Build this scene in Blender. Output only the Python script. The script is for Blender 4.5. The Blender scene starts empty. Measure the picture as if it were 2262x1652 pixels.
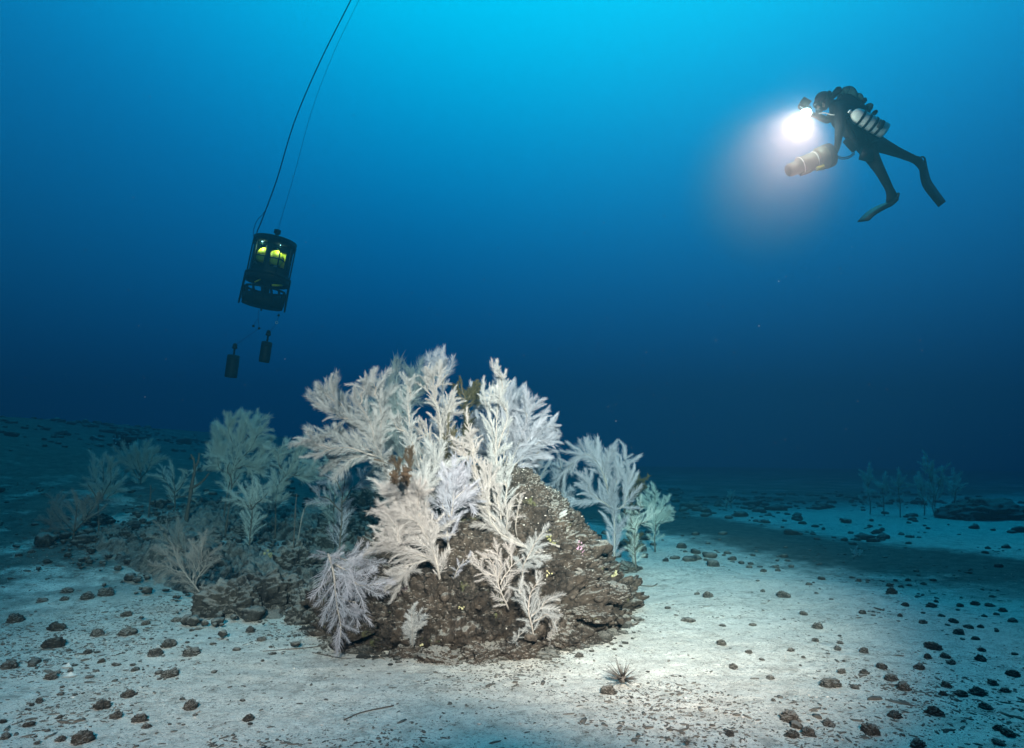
import bpy, math, random
import numpy as np
from mathutils import Vector, Matrix
from mathutils.bvhtree import BVHTree

scene = bpy.context.scene
col = scene.collection
rng = np.random.default_rng(7)
random.seed(7)
R = math.radians

# ------------------------------------------------------------------ camera
CAM_H, PITCH, LENS = 1.25, R(6.77), 24.0
cam_d = bpy.data.cameras.new('camera'); cam_d.lens = LENS; cam_d.sensor_width = 36.0
cam_d.clip_start = 0.05; cam_d.clip_end = 1000
cam = bpy.data.objects.new('camera', cam_d); col.objects.link(cam)
cam.location = (0, 0, CAM_H); cam.rotation_euler = (math.pi / 2 + PITCH, 0, 0)
scene.camera = cam

# ------------------------------------------------------------------ daylight coming down through the water
SUN_EL, SUN_AZ = R(62), R(8)                 # azimuth from +Y towards +X
SUN_DIR = Vector((math.cos(SUN_EL) * math.sin(SUN_AZ), math.cos(SUN_EL) * math.cos(SUN_AZ), math.sin(SUN_EL)))
world = bpy.data.worlds.new('World'); scene.world = world; world.use_nodes = True
nt = world.node_tree; nt.nodes.clear()
w_out = nt.nodes.new('ShaderNodeOutputWorld'); w_bg = nt.nodes.new('ShaderNodeBackground')
w_tc = nt.nodes.new('ShaderNodeTexCoord')
w_dot = nt.nodes.new('ShaderNodeVectorMath'); w_dot.operation = 'DOT_PRODUCT'; w_dot.inputs[1].default_value = SUN_DIR
w_ac = nt.nodes.new('ShaderNodeMath'); w_ac.operation = 'ARCCOSINE'
w_dv = nt.nodes.new('ShaderNodeMath'); w_dv.operation = 'DIVIDE'; w_dv.inputs[1].default_value = math.pi
w_cr = nt.nodes.new('ShaderNodeValToRGB'); w_cr.color_ramp.interpolation = 'B_SPLINE'
# radiance of the water against the angle from the brightest direction (degrees)
WATER = [(0, (.0, 1.6, 2.2)), (18, (.0, 1.35, 1.75)), (27, (.0, 1.0, 1.36)), (36, (.0, .56, 1.0)), (46, (.0, .27, .60)),
         (58, (.0, .165, .36)), (72, (.0, .105, .215)), (95, (.0, .034, .090)), (180, (.0, .004, .015))]
el = w_cr.color_ramp.elements
while len(el) > 1: el.remove(el[-1])
for i, (a, c) in enumerate(WATER):
    e = el[0] if i == 0 else el.new(a / 180)
    e.position = a / 180; e.color = (*[x / 3 for x in c], 1)
nt.links.new(w_tc.outputs['Generated'], w_dot.inputs[0]); nt.links.new(w_dot.outputs['Value'], w_ac.inputs[0])
nt.links.new(w_ac.outputs[0], w_dv.inputs[0]); nt.links.new(w_dv.outputs[0], w_cr.inputs[0])
nt.links.new(w_cr.outputs[0], w_bg.inputs[0]); nt.links.new(w_bg.outputs[0], w_out.inputs[0])
w_bg.inputs[1].default_value = 3.0

sun_d = bpy.data.lights.new('sun', 'SUN'); sun_d.energy = 0.6; sun_d.angle = R(25); sun_d.color = (.25, .85, 1.0)
sun = bpy.data.objects.new('sun', sun_d); col.objects.link(sun)
sun.rotation_euler = (-SUN_DIR).to_track_quat('-Z', 'Y').to_euler()

# the photographer's two video lights, held on arms either side of the camera: the warm pool on reef and sand
def video_light(loc, target, watts, spread, blend, color):
    d = bpy.data.lights.new('video_light', 'SPOT'); d.energy = watts; d.spot_size = R(spread); d.spot_blend = blend
    d.color = color; d.shadow_soft_size = .09
    o = bpy.data.objects.new('video_light', d); col.objects.link(o); o.location = loc
    o.rotation_euler = (Vector(target) - Vector(loc)).to_track_quat('-Z', 'Y').to_euler()
    return o
video_light((-.9, -1.8, 2.9), (-1.9, 8.0, .75), 11500, 47, 1.0, (1.0, .47, .40))
video_light((.9, -1.8, 3.1), (.86, 7.6, .40), 34000, 37, 1.0, (1.0, .445, .365))

vs = scene.view_settings; vs.view_transform = 'Standard'; vs.look = 'None'; vs.gamma = 1; vs.exposure = 0
cy = scene.cycles
cy.use_denoising = True; cy.denoising_prefilter = 'ACCURATE'; cy.max_bounces = 5; cy.diffuse_bounces = 2; cy.glossy_bounces = 2; cy.transmission_bounces = 4
cy.transparent_max_bounces = 8; cy.volume_bounces = 0; cy.sample_clamp_indirect = 3; cy.caustics_reflective = False; cy.caustics_refractive = False

# ------------------------------------------------------------------ pixel (2262-wide view of the photo) -> ray, used to place things at a real depth
FPX = 2262 * LENS / 36.0
def ray(px, py):
    x = (px - 1131) / FPX; y = -(py - 826) / FPX
    c, s = math.cos(PITCH), math.sin(PITCH)
    return Vector((x, c - y * s, s + y * c))
ORG = Vector((0, 0, CAM_H))
def P(px, py, Y):
    d = ray(px, py); return ORG + d * (Y / d.y)
def ppm(Y): return FPX / Y                   # pixels of that view per metre at depth Y

# ------------------------------------------------------------------ helpers
def smooth(a, b, x):
    t = np.clip((x - a) / (b - a), 0, 1); return t * t * (3 - 2 * t)
def _h(ix, iy, iz, seed):
    h = (ix.astype(np.uint32) * np.uint32(374761393) + iy.astype(np.uint32) * np.uint32(668265263)
         + iz.astype(np.uint32) * np.uint32(2246822519) + np.uint32(seed * 3266489917 & 0xffffffff))
    h = (h ^ (h >> np.uint32(13))) * np.uint32(1274126177); h = h ^ (h >> np.uint32(16))
    h = h * np.uint32(2654435761); h = h ^ (h >> np.uint32(15))
    return h.astype(np.float64) / 4294967295.0 * 2 - 1
def vnoise(p, seed=0):
    i = np.floor(p).astype(np.int64); f = p - i; u = f * f * f * (f * (f * 6 - 15) + 10)
    i = i & 0xffffffff
    out = 0
    for dx in (0, 1):
        wx = u[:, 0] if dx else 1 - u[:, 0]
        for dy in (0, 1):
            wy = u[:, 1] if dy else 1 - u[:, 1]
            for dz in (0, 1):
                wz = u[:, 2] if dz else 1 - u[:, 2]
                out = out + wx * wy * wz * _h((i[:, 0] + dx) & 0xffffffff, (i[:, 1] + dy) & 0xffffffff, (i[:, 2] + dz) & 0xffffffff, seed)
    return out
_ROT = np.array([[.36, .48, -.8], [-.8, .6, 0], [.48, .64, .6]])
def fbm(p, freq, octs=4, seed=0, gain=.5, ridged=False):
    q = p * freq; a = 1.0; s = 0; n = 0
    for k in range(octs):
        v = vnoise(q, seed + k)
        if ridged: v = 1 - 2 * np.abs(v)
        s = s + a * v; n += a; a *= gain; q = q @ _ROT.T * 2.03 + 17.3
    return s / n
def worley(p, seed=0):
    i = np.floor(p).astype(np.int64); best = np.full(len(p), 9.0); second = np.full(len(p), 9.0)
    for dx in (-1, 0, 1):
        for dy in (-1, 0, 1):
            for dz in (-1, 0, 1):
                a, b, c = [(i[:, k] + d) for k, d in enumerate((dx, dy, dz))]
                m = [q & 0xffffffff for q in (a, b, c)]
                f = np.stack([a + .5 + .45 * _h(*m, seed), b + .5 + .45 * _h(*m, seed + 1), c + .5 + .45 * _h(*m, seed + 2)], -1)
                d = np.linalg.norm(p - f, axis=1)
                second = np.minimum(second, np.maximum(best, d)); best = np.minimum(best, d)
    return best, second
def xyz(x, y, z=0):
    x = np.asarray(x, float); return np.stack([x, np.asarray(y, float) + 0 * x, np.zeros_like(x) + z], -1)

class MB:
    """collects shapes; build() links them as ONE mesh object"""
    def __init__(s): s.v = []; s.f = []; s.m = []; s.n = 0
    def add(s, v, f, m=0):
        v = [tuple(a) for a in v]; s.v += v; s.f += [tuple(i + s.n for i in q) for q in f]; s.m += [m] * len(f); s.n += len(v); return s
    def box(s, c, size, rot=None, m=0):
        c = Vector(c); hx, hy, hz = [a / 2 for a in size]; rot = rot or Matrix.Identity(3)
        v = [c + rot @ Vector((x * hx, y * hy, z * hz)) for x in (-1, 1) for y in (-1, 1) for z in (-1, 1)]
        return s.add(v, [(0, 1, 3, 2), (4, 6, 7, 5), (0, 4, 5, 1), (2, 3, 7, 6), (0, 2, 6, 4), (1, 5, 7, 3)], m)
    def tube(s, pts, rad, n=8, caps=True, m=0, squash=None):
        pts = [Vector(p) for p in pts]; k = len(pts)
        rad = [rad] * k if isinstance(rad, (int, float)) else rad
        v = []; up = None
        for i, p in enumerate(pts):
            t = (pts[min(i + 1, k - 1)] - pts[max(i - 1, 0)]).normalized()
            if up is None: up = t.orthogonal().normalized()
            up = (up - t * up.dot(t)).normalized(); b = t.cross(up)
            for j in range(n):
                a = 2 * math.pi * j / n; v.append(p + (up * math.cos(a) + b * math.sin(a)) * rad[i])
        f = [(i * n + j, i * n + (j + 1) % n, (i + 1) * n + (j + 1) % n, (i + 1) * n + j) for i in range(k - 1) for j in range(n)]
        if caps: f += [tuple(range(n))[::-1], tuple((k - 1) * n + j for j in range(n))]
        return s.add(v, f, m)
    def lathe(s, base, axis, prof, n=24, m=0, a0=0.0, a1=2 * math.pi, caps=True, ref=None):
        """prof: (distance along axis, radius)"""
        base = Vector(base); ax = Vector(axis).normalized()
        u = (Vector(ref) - ax * Vector(ref).dot(ax)).normalized() if ref is not None else ax.orthogonal().normalized(); w = ax.cross(u)
        full = abs(a1 - a0 - 2 * math.pi) < 1e-6; c = n if full else n + 1
        v = []
        for d, r in prof:
            for j in range(c):
                a = a0 + (a1 - a0) * j / n; v.append(base + ax * d + (u * math.cos(a) + w * math.sin(a)) * r)
        f = [(i * c + j, i * c + (j + 1) % c, (i + 1) * c + (j + 1) % c, (i + 1) * c + j) for i in range(len(prof) - 1) for j in range(n)]
        if caps and full: f += [tuple(range(c))[::-1], tuple((len(prof) - 1) * c + j for j in range(c))]
        return s.add(v, f, m)
    def torus(s, c, axis, Rr, r, n=28, k=6, m=0):
        c = Vector(c); ax = Vector(axis).normalized(); u = ax.orthogonal().normalized(); w = ax.cross(u); v = []
        for i in range(n):
            a = 2 * math.pi * i / n; d = u * math.cos(a) + w * math.sin(a)
            for j in range(k):
                b = 2 * math.pi * j / k; v.append(c + d * (Rr + r * math.cos(b)) + ax * (r * math.sin(b)))
        return s.add(v, [(i * k + j, ((i + 1) % n) * k + j, ((i + 1) % n) * k + (j + 1) % k, i * k + (j + 1) % k) for i in range(n) for j in range(k)], m)
    def ball(s, c, r, n=14, k=9, m=0, rot=None):
        c = Vector(c); r = Vector((r, r, r)) if isinstance(r, (int, float)) else Vector(r); rot = rot or Matrix.Identity(3)
        v = [c + rot @ Vector((0, 0, -r.z))]
        for i in range(1, k):
            t = math.pi * i / k
            for j in range(n):
                a = 2 * math.pi * j / n
                v.append(c + rot @ Vector((r.x * math.sin(t) * math.cos(a), r.y * math.sin(t) * math.sin(a), -r.z * math.cos(t))))
        v.append(c + rot @ Vector((0, 0, r.z))); e = len(v) - 1
        f = [(0, 1 + (j + 1) % n, 1 + j) for j in range(n)]
        f += [(1 + i * n + j, 1 + i * n + (j + 1) % n, 1 + (i + 1) * n + (j + 1) % n, 1 + (i + 1) * n + j) for i in range(k - 2) for j in range(n)]
        f += [(e, 1 + (k - 2) * n + j, 1 + (k - 2) * n + (j + 1) % n) for j in range(n)]
        return s.add(v, f, m)
    def mesh(s, name, flat=False):
        me = bpy.data.meshes.new(name); me.from_pydata(s.v, [], s.f)
        if any(s.m): me.polygons.foreach_set('material_index', s.m)
        me.polygons.foreach_set('use_smooth', [not flat] * len(s.f)); me.update(); return me
    def build(s, name, mats, parent=None, flat=False, origin=None):
        if origin is not None:
            o_ = Vector(origin); s.v = [tuple(Vector(a) - o_) for a in s.v]
        ob = link(name, s.mesh(name, flat), mats, parent)
        if origin is not None: ob.location = origin
        return ob
def link(name, me, mats, parent=None):
    if me is not None and not me.materials:
        for m in (mats if isinstance(mats, (list, tuple)) else [mats]): me.materials.append(m)
    o = bpy.data.objects.new(name, me); col.objects.link(o)
    if parent is not None: o.parent = parent
    return o
def np_mesh(name, v, quads=None, tris=None, smooth_=True):
    """fast mesh from numpy arrays"""
    v = np.asarray(v, np.float32); nq = 0 if quads is None else len(quads); ntr = 0 if tris is None else len(tris)
    me = bpy.data.meshes.new(name); me.vertices.add(len(v)); me.vertices.foreach_set('co', v.ravel())
    lp = []
    if nq: lp.append(np.asarray(quads, np.int32).ravel())
    if ntr: lp.append(np.asarray(tris, np.int32).ravel())
    lp = np.concatenate(lp); me.loops.add(len(lp)); me.loops.foreach_set('vertex_index', lp)
    me.polygons.add(nq + ntr)
    st = np.concatenate([np.arange(nq) * 4, nq * 4 + np.arange(ntr) * 3]).astype(np.int32)
    me.polygons.foreach_set('loop_start', st)
    me.update(calc_edges=True); me.validate()
    me.polygons.foreach_set('use_smooth', np.full(nq + ntr, smooth_)); me.update()
    return me
def tag(o, label=None, cat=None, group=None, kind=None):
    if label: o['label'] = label
    if cat: o['category'] = cat
    if group: o['group'] = group
    if kind: o['kind'] = kind
    return o
def empty(name, loc, label=None, cat=None, group=None):
    o = bpy.data.objects.new(name, None); o.empty_display_size = .1; col.objects.link(o); o.location = loc
    return tag(o, label, cat, group)
def under(parent):
    """world-space meshes hung under an Empty at its base"""
    return lambda mb, name, mat, flat=False: _rel(mb, name, mat, parent, flat)
def _rel(mb, name, mat, parent, flat):
    base = Vector((0, 0, 0)); q = parent
    while q is not None: base += q.location; q = q.parent
    mb.v = [tuple(Vector(a) - base) for a in mb.v]
    return link(name, mb.mesh(name, flat), mat, parent)

# ------------------------------------------------------------------ materials
class NT:
    def __init__(s, m): s.t = m.node_tree; s.t.nodes.clear()
    def n(s, kind, **kw):
        nd = s.t.nodes.new('ShaderNode' + kind)
        for k, v in kw.items():
            if k in nd.inputs: nd.inputs[k].default_value = v
            else: setattr(nd, k, v)
        return nd
    def l(s, a, b): s.t.links.new(a, b)
    def noise(s, vec, scale, detail=4, rough=.55, dist=0.0):
        nd = s.n('TexNoise'); nd.inputs['Scale'].default_value = scale; nd.inputs['Detail'].default_value = detail
        nd.inputs['Roughness'].default_value = rough; nd.inputs['Distortion'].default_value = dist
        s.l(vec, nd.inputs['Vector']); return nd.outputs['Fac']
    def ramp(s, fac, stops, interp='LINEAR'):
        nd = s.n('ValToRGB'); e = nd.color_ramp.elements; nd.color_ramp.interpolation = interp
        while len(e) > 1: e.remove(e[-1])
        for i, (p, c) in enumerate(stops):
            q = e[0] if i == 0 else e.new(p); q.position = p
            q.color = (c, c, c, 1) if isinstance(c, (int, float)) else (*c, 1)
        s.l(fac, nd.inputs[0]); return nd.outputs[0]
    def mix(s, fac, a, b):
        nd = s.n('Mix', data_type='RGBA')
        for sock, v in ((nd.inputs['Factor'], fac), (nd.inputs['A'], None), (nd.inputs['B'], None)):
            pass
        fi, ai, bi = nd.inputs[0], nd.inputs[6], nd.inputs[7]
        for sock, v in ((fi, fac), (ai, a), (bi, b)):
            if hasattr(v, 'is_output'): s.l(v, sock)
            elif isinstance(v, (int, float)): sock.default_value = v
            else: sock.default_value = (*v, 1)
        return nd.outputs[2]
    def math(s, op, a, b=None):
        nd = s.n('Math', operation=op)
        for k, v in ((0, a), (1, b)):
            if v is None: continue
            if hasattr(v, 'is_output'): s.l(v, nd.inputs[k])
            else: nd.inputs[k].default_value = v
        return nd.outputs[0]
    def finish(s, color, rough=.85, bump=None, bstr=.5, bdist=.01, spec=.25, metal=0.0, extra=None):
        b = s.n('BsdfPrincipled'); out = s.n('OutputMaterial')
        if hasattr(color, 'is_output'): s.l(color, b.inputs['Base Color'])
        else: b.inputs['Base Color'].default_value = (*color, 1)
        b.inputs['Roughness'].default_value = rough; b.inputs['Specular IOR Level'].default_value = spec; b.inputs['Metallic'].default_value = metal
        if bump is not None:
            bp = s.n('Bump'); bp.inputs['Strength'].default_value = bstr; bp.inputs['Distance'].default_value = bdist
            s.l(bump, bp.inputs['Height']); s.l(bp.outputs[0], b.inputs['Normal'])
        s.l(b.outputs[0], out.inputs['Surface']); return b
def mat(name):
    m = bpy.data.materials.new(name); m.use_nodes = True; return m, NT(m)
def simple(name, color, rough=.6, vary=.25, scale=30, spec=.3, metal=0.0, bump=.2, bdist=.003):
    """plain paint / rubber / metal with grain and wear"""
    m, t = mat(name); tc = t.n('TexCoord').outputs['Object']
    f = t.noise(tc, scale, 5, .6)
    c0 = tuple(x * (1 - vary) for x in color); c1 = tuple(min(1, x * (1 + vary)) for x in color)
    t.finish(t.ramp(f, [(.3, c0), (.7, c1)]), rough, f, bump, bdist, spec, metal); return m
# ------------------------------------------------------------------ the seabed
def ground(x, y, fine=True):
    x = np.atleast_1d(np.asarray(x, float)); y = np.atleast_1d(np.asarray(y, float))
    p = xyz(x, y)
    sl = smooth(4.0, 13.0, y)
    a = -(x + .5); sp = np.where(a > 20, a, np.log1p(np.exp(np.clip(a * 1.5, -40, 40))) / 1.5)
    z = .175 * np.minimum(sp, 13 + 0 * sp) * sl
    z = z - .012 * np.maximum(x, 0) * smooth(6, 20, y)
    z = z + .06 * fbm(p, .35, 3, 11) * smooth(2, 8, y) + .022 * fbm(p, 1.7, 3, 12)
    if fine: z = z + .007 * fbm(p, 9.0, 3, 13)
    return z
def gz(x, y): return float(ground(x, y)[0])
def gp(px, py):
    """where the pixel's ray meets the seabed"""
    d = ray(px, py); t = 1.0
    ts = np.linspace(1.5, 45, 300); pts = np.array(ORG)[None] + ts[:, None] * np.array(d)[None]
    below = pts[:, 2] < ground(pts[:, 0], pts[:, 1], False)
    k = int(np.argmax(below)) if below.any() else len(ts) - 1
    lo, hi = ts[max(k - 1, 0)], ts[k]
    for _ in range(12):
        mid = (lo + hi) / 2; q = ORG + d * mid
        if q.z < gz(q.x, q.y): hi = mid
        else: lo = mid
    q = ORG + d * hi; return Vector((q.x, q.y, gz(q.x, q.y)))

def axis_pts(a, b, c, n, power):
    """points from a to b, crowded about c"""
    u = np.linspace(-1, 1, n); s = np.sign(u) * np.abs(u) ** power
    return np.where(s < 0, c + s * (c - a), c + s * (b - c))
xs = axis_pts(-70, 70, 0, 560, 2.4); ys = axis_pts(-25, 90, 4.2, 560, 2.4)
gx, gy = np.meshgrid(xs, ys, indexing='ij')
gzv = ground(gx.ravel(), gy.ravel())
gv = np.stack([gx.ravel(), gy.ravel(), gzv], -1)
nI, nJ = gx.shape
idx = np.arange(nI * nJ).reshape(nI, nJ)
gq = np.stack([idx[:-1, :-1].ravel(), idx[1:, :-1].ravel(), idx[1:, 1:].ravel(), idx[:-1, 1:].ravel()], -1)

m_sand, t = mat('sand'); geo = t.n('NewGeometry').outputs['Position']
n1 = t.noise(geo, .9, 5, .6); n2 = t.noise(geo, 7, 6, .65); n3 = t.noise(geo, 55, 4, .7); n4 = t.noise(geo, 190, 3, .7)
base = t.ramp(n2, [(.28, (.42, .39, .34)), (.5, (.66, .62, .55)), (.75, (.76, .72, .64))])
base = t.mix(t.ramp(n1, [(.42, 0), (.62, .55)]), base, (.56, .52, .45))
spk = t.ramp(t.noise(geo, 34, 4, .72, .6), [(.57, 0), (.66, 1)])           # dark grit lying in drifts
drift = t.ramp(t.noise(geo, 2.2, 4, .6), [(.36, .12), (.58, 1)])
base = t.mix(t.math('MULTIPLY', spk, drift), base, (.10, .09, .08))
mott = t.math('MULTIPLY', t.ramp(t.noise(geo, 11, 5, .7, .4), [(.50, 0), (.64, 1)]), t.ramp(t.noise(geo, 1.7, 3, .6), [(.38, .15), (.60, .8)]))
base = t.mix(mott, base, (.27, .25, .215))
fleck = t.ramp(t.noise(geo, 48, 4, .78, 1.5), [(.52, 0), (.62, 1)])
base = t.mix(t.math('MULTIPLY', fleck, t.ramp(t.noise(geo, 3.1, 3, .6), [(.33, .45), (.60, 1)])), base, (.20, .19, .165))
grit = t.ramp(t.noise(geo, 120, 2, .6), [(.60, 0), (.70, 1)])
base = t.mix(t.math('MULTIPLY', grit, .6), base, (.12, .11, .10))
shell = t.ramp(t.noise(geo, 150, 1, .5, .3), [(.74, 0), (.77, 1)])
base = t.mix(shell, base, (.82, .80, .76))
# a darker belt across the sand, and darker patches on the slope
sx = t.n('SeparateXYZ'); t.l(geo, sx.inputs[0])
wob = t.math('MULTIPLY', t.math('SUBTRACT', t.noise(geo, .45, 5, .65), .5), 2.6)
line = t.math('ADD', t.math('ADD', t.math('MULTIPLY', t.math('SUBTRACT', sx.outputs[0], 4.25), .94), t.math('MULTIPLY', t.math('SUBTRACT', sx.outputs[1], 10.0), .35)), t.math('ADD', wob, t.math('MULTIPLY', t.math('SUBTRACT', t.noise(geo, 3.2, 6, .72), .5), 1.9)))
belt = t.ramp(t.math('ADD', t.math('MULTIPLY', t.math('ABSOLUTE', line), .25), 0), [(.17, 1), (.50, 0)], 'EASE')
far = t.math('MULTIPLY', t.ramp(t.math('MULTIPLY', t.math('SUBTRACT', sx.outputs[1], t.math('MULTIPLY', sx.outputs[0], .6)), .02), [(.22, 0), (.31, 1)]), t.ramp(t.noise(geo, .5, 5, .65), [(.30, .55), (.55, 1)]))  # light fading over distance, painted in as darker far sand
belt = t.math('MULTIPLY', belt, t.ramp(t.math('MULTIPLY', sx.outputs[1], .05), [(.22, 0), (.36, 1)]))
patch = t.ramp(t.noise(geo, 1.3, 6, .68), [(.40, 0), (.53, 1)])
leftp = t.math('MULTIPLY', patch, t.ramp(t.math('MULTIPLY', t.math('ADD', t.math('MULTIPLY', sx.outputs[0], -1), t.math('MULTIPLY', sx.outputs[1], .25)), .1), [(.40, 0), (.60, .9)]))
rubble = t.math('MINIMUM', t.math('ADD', t.math('ADD', t.math('MULTIPLY', belt, .97), leftp), far), .96)  # combined darkening: belt, slope patches and the painted distance fade
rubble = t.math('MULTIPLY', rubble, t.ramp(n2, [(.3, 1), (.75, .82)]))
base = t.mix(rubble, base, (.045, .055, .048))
hgt = t.math('ADD', t.math('ADD', t.math('MULTIPLY', n2, .5), t.math('MULTIPLY', n3, .35)), t.math('MULTIPLY', n4, .15))
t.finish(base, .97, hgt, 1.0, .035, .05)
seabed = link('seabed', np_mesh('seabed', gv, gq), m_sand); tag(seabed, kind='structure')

# ------------------------------------------------------------------ the rocky mound
def rock_material(name, dark=(.016, .014, .012), mid=(.060, .048, .039), dust=(.34, .325, .29), dust_lo=.55, dust_hi=.9, scale=1.0, tint=True):
    m, t = mat(name); g = t.n('NewGeometry'); tc = g.outputs['Position']
    a = t.noise(tc, 5 * scale, 6, .65); b = t.noise(tc, 24 * scale, 6, .7); c = t.noise(tc, 90 * scale, 4, .7)
    base = t.ramp(b, [(.34, dark), (.50, mid), (.66, tuple(x * 2.4 for x in mid))])
    base = t.mix(t.ramp(c, [(.54, 0), (.66, .75)]), base, tuple(x * .35 for x in mid))
    big = t.noise(tc, 1.6, 4, .6)
    base = t.mix(t.ramp(big, [(.36, .75), (.52, 0)]), base, tuple(x * .9 for x in dark))
    base = t.mix(t.ramp(a, [(.45, 0), (.62, .6)]), base, tuple(x * 1.15 for x in (mid[0] * 1.1, mid[1], mid[2] * .9)))
    if tint:
        base = t.mix(t.ramp(t.noise(tc, 3.1, 5, .7), [(.68, 0), (.73, .45)]), base, (.22, .14, .17))      # pink crust
        base = t.mix(t.ramp(t.noise(tc, 4.3, 5, .7, .5), [(.64, 0), (.70, .5)]), base, (.16, .17, .07))   # olive film
    base = t.mix(t.ramp(t.noise(tc, 70 * scale, 2, .5), [(.71, 0), (.76, .7)]), base, (.40, .36, .31))    # shell grit
    nz = t.n('SeparateXYZ'); t.l(g.outputs['Normal'], nz.inputs[0])
    up = t.math('ADD', nz.outputs[2], t.math('ADD', t.math('MULTIPLY', t.math('SUBTRACT', b, .5), .5), t.math('MULTIPLY', t.math('SUBTRACT', c, .5), 1.4)))
    up = t.math('ADD', up, t.math('ADD', t.math('MULTIPLY', t.math('SUBTRACT', a, .5), 1.0), t.math('MULTIPLY', t.math('SUBTRACT', big, .5), 1.6)))
    base = t.mix(t.ramp(up, [(dust_lo, 0), (dust_hi + .15, .72)]), base, dust)                                  # settled sediment
    h = t.math('ADD', t.math('MULTIPLY', b, .6), t.math('MULTIPLY', c, .4))
    t.finish(base, .95, h, 1.0, .045, .08); return m
m_mound = rock_material('mound_rock', dust_lo=.75, dust_hi=1.7)
m_ledge = rock_material('ledge_rock', dark=(.018, .018, .017), mid=(.055, .053, .047), dust_lo=.35, dust_hi=1.35, tint=False)
m_stone = rock_material('stone_rock', dark=(.025, .025, .023), mid=(.075, .07, .06), dust_lo=.55, dust_hi=1.2, scale=2.0, tint=False)

MC = np.array([-.34, 5.75]); MZ0 = -.15
def make_mound():
    nt_, nr_ = 760, 330
    th = np.linspace(0, 2 * np.pi, nt_, endpoint=False); q = np.linspace(0, 1, nr_) ** .85
    T, Q = np.meshgrid(th, q, indexing='ij')
    rr = 1.15 + .08 * np.cos(2 * T + .4) + .07 * np.sin(3 * T + 1.1) + .05 * np.sin(5 * T)
    rr = rr * np.where(np.sin(T) < 0, 1 + .16 * -np.sin(T), 1.0)
    r = Q * rr
    x = MC[0] + .33 * (1 - Q) + r * np.cos(T); y = MC[1] + r * np.sin(T)
    prof = 1.13 * (1 - Q ** 1.75) ** .95
    z = prof + ground(x.ravel(), y.ravel(), False).reshape(x.shape) * Q - .10 * smooth(.93, 1, Q)
    p = np.stack([x, y, z], -1)
    dT = np.roll(p, -1, 0) - np.roll(p, 1, 0); dQ = np.gradient(p, axis=1)
    nrm = np.cross(dQ, dT); nrm /= np.linalg.norm(nrm, axis=-1, keepdims=True) + 1e-9
    nrm = np.where(nrm[..., 2:3] < 0, -nrm, nrm); nrm[:, :3] = (0, 0, 1)
    f = p.reshape(-1, 3); qf = Q.ravel()
    low = smooth(.45, .95, qf); edge = 1 - smooth(.97, 1.0, qf)
    d = .10 * fbm(f, 1.6, 3, 21) + .13 * fbm(f, 3.3, 4, 22, .55, True) * (.3 + .8 * low)
    cell = fbm(f, 7.5, 4, 23, .6)
    d = d + .065 * cell * (.35 + 1.1 * low) - .09 * smooth(.25, .5, fbm(f, 4.5, 3, 26)) * (.35 + low)
    d = d + .045 * fbm(f, 15, 3, 24, .6, True) * (.4 + low) + .042 * fbm(f, 30, 3, 28, .7) * (.6 + .7 * low) + .010 * fbm(f, 80, 2, 25)
    d = d - .07 * smooth(.35, .6, fbm(f, 10, 3, 29)) * (.25 + low)
    p = (f + nrm.reshape(-1, 3) * (d * (.25 + .75 * edge))[:, None])
    w1, w2 = worley(f * 3.6 + .35 * fbm(f, 4, 2, 30)[:, None], 31); chunk = np.clip((w2 - w1) * 1.6, 0, 1)
    v1, v2 = worley(f * 10.5 + .3 * fbm(f, 9, 2, 32)[:, None], 33); nub = np.clip((v2 - v1) * 1.8, 0, 1)
    d = d + .15 * (chunk ** .6 - .6) * (.3 + .9 * low) + .055 * (nub ** .7 - .5) * (.4 + .8 * low)
    p = (f + nrm.reshape(-1, 3) * (d * (.25 + .75 * edge))[:, None])
    # terraces low down: overhanging lips
    p[:, :2] += (nrm.reshape(-1, 3)[:, :2] * (0.006 * np.sin(p[:, 2:3] * 30 + 6 * fbm(f, 2.0, 2, 27)[:, None]) * low[:, None]))
    i = np.arange(nt_ * nr_).reshape(nt_, nr_); i2 = np.roll(i, -1, 0)
    quads = np.stack([i[:, :-1].ravel(), i[:, 1:].ravel(), i2[:, 1:].ravel(), i2[:, :-1].ravel()], -1)
    return p, quads
mv, mq = make_mound()
mound = empty('rock_mound', (MC[0], MC[1], 0), 'big dark brown craggy rock mound overgrown with white feathery corals', 'rock')
mound_rock = link('rock_body', np_mesh('rock_body', mv - np.array([MC[0], MC[1], 0]), mq), m_mound, mound)
_sel = (np.arange(len(mq)) % 1 == 0)
BV = BVHTree.FromPolygons([tuple(a) for a in mv], [tuple(a) for a in mq.tolist()])
def hit(px, py):
    """first point on mound or seabed behind a pixel"""
    h = BV.ray_cast(ORG, ray(px, py).normalized())
    g = gp(px, py)
    if h[0] is not None and (h[0] - ORG).length < (g - ORG).length + .05: return h[0]
    return g

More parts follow.
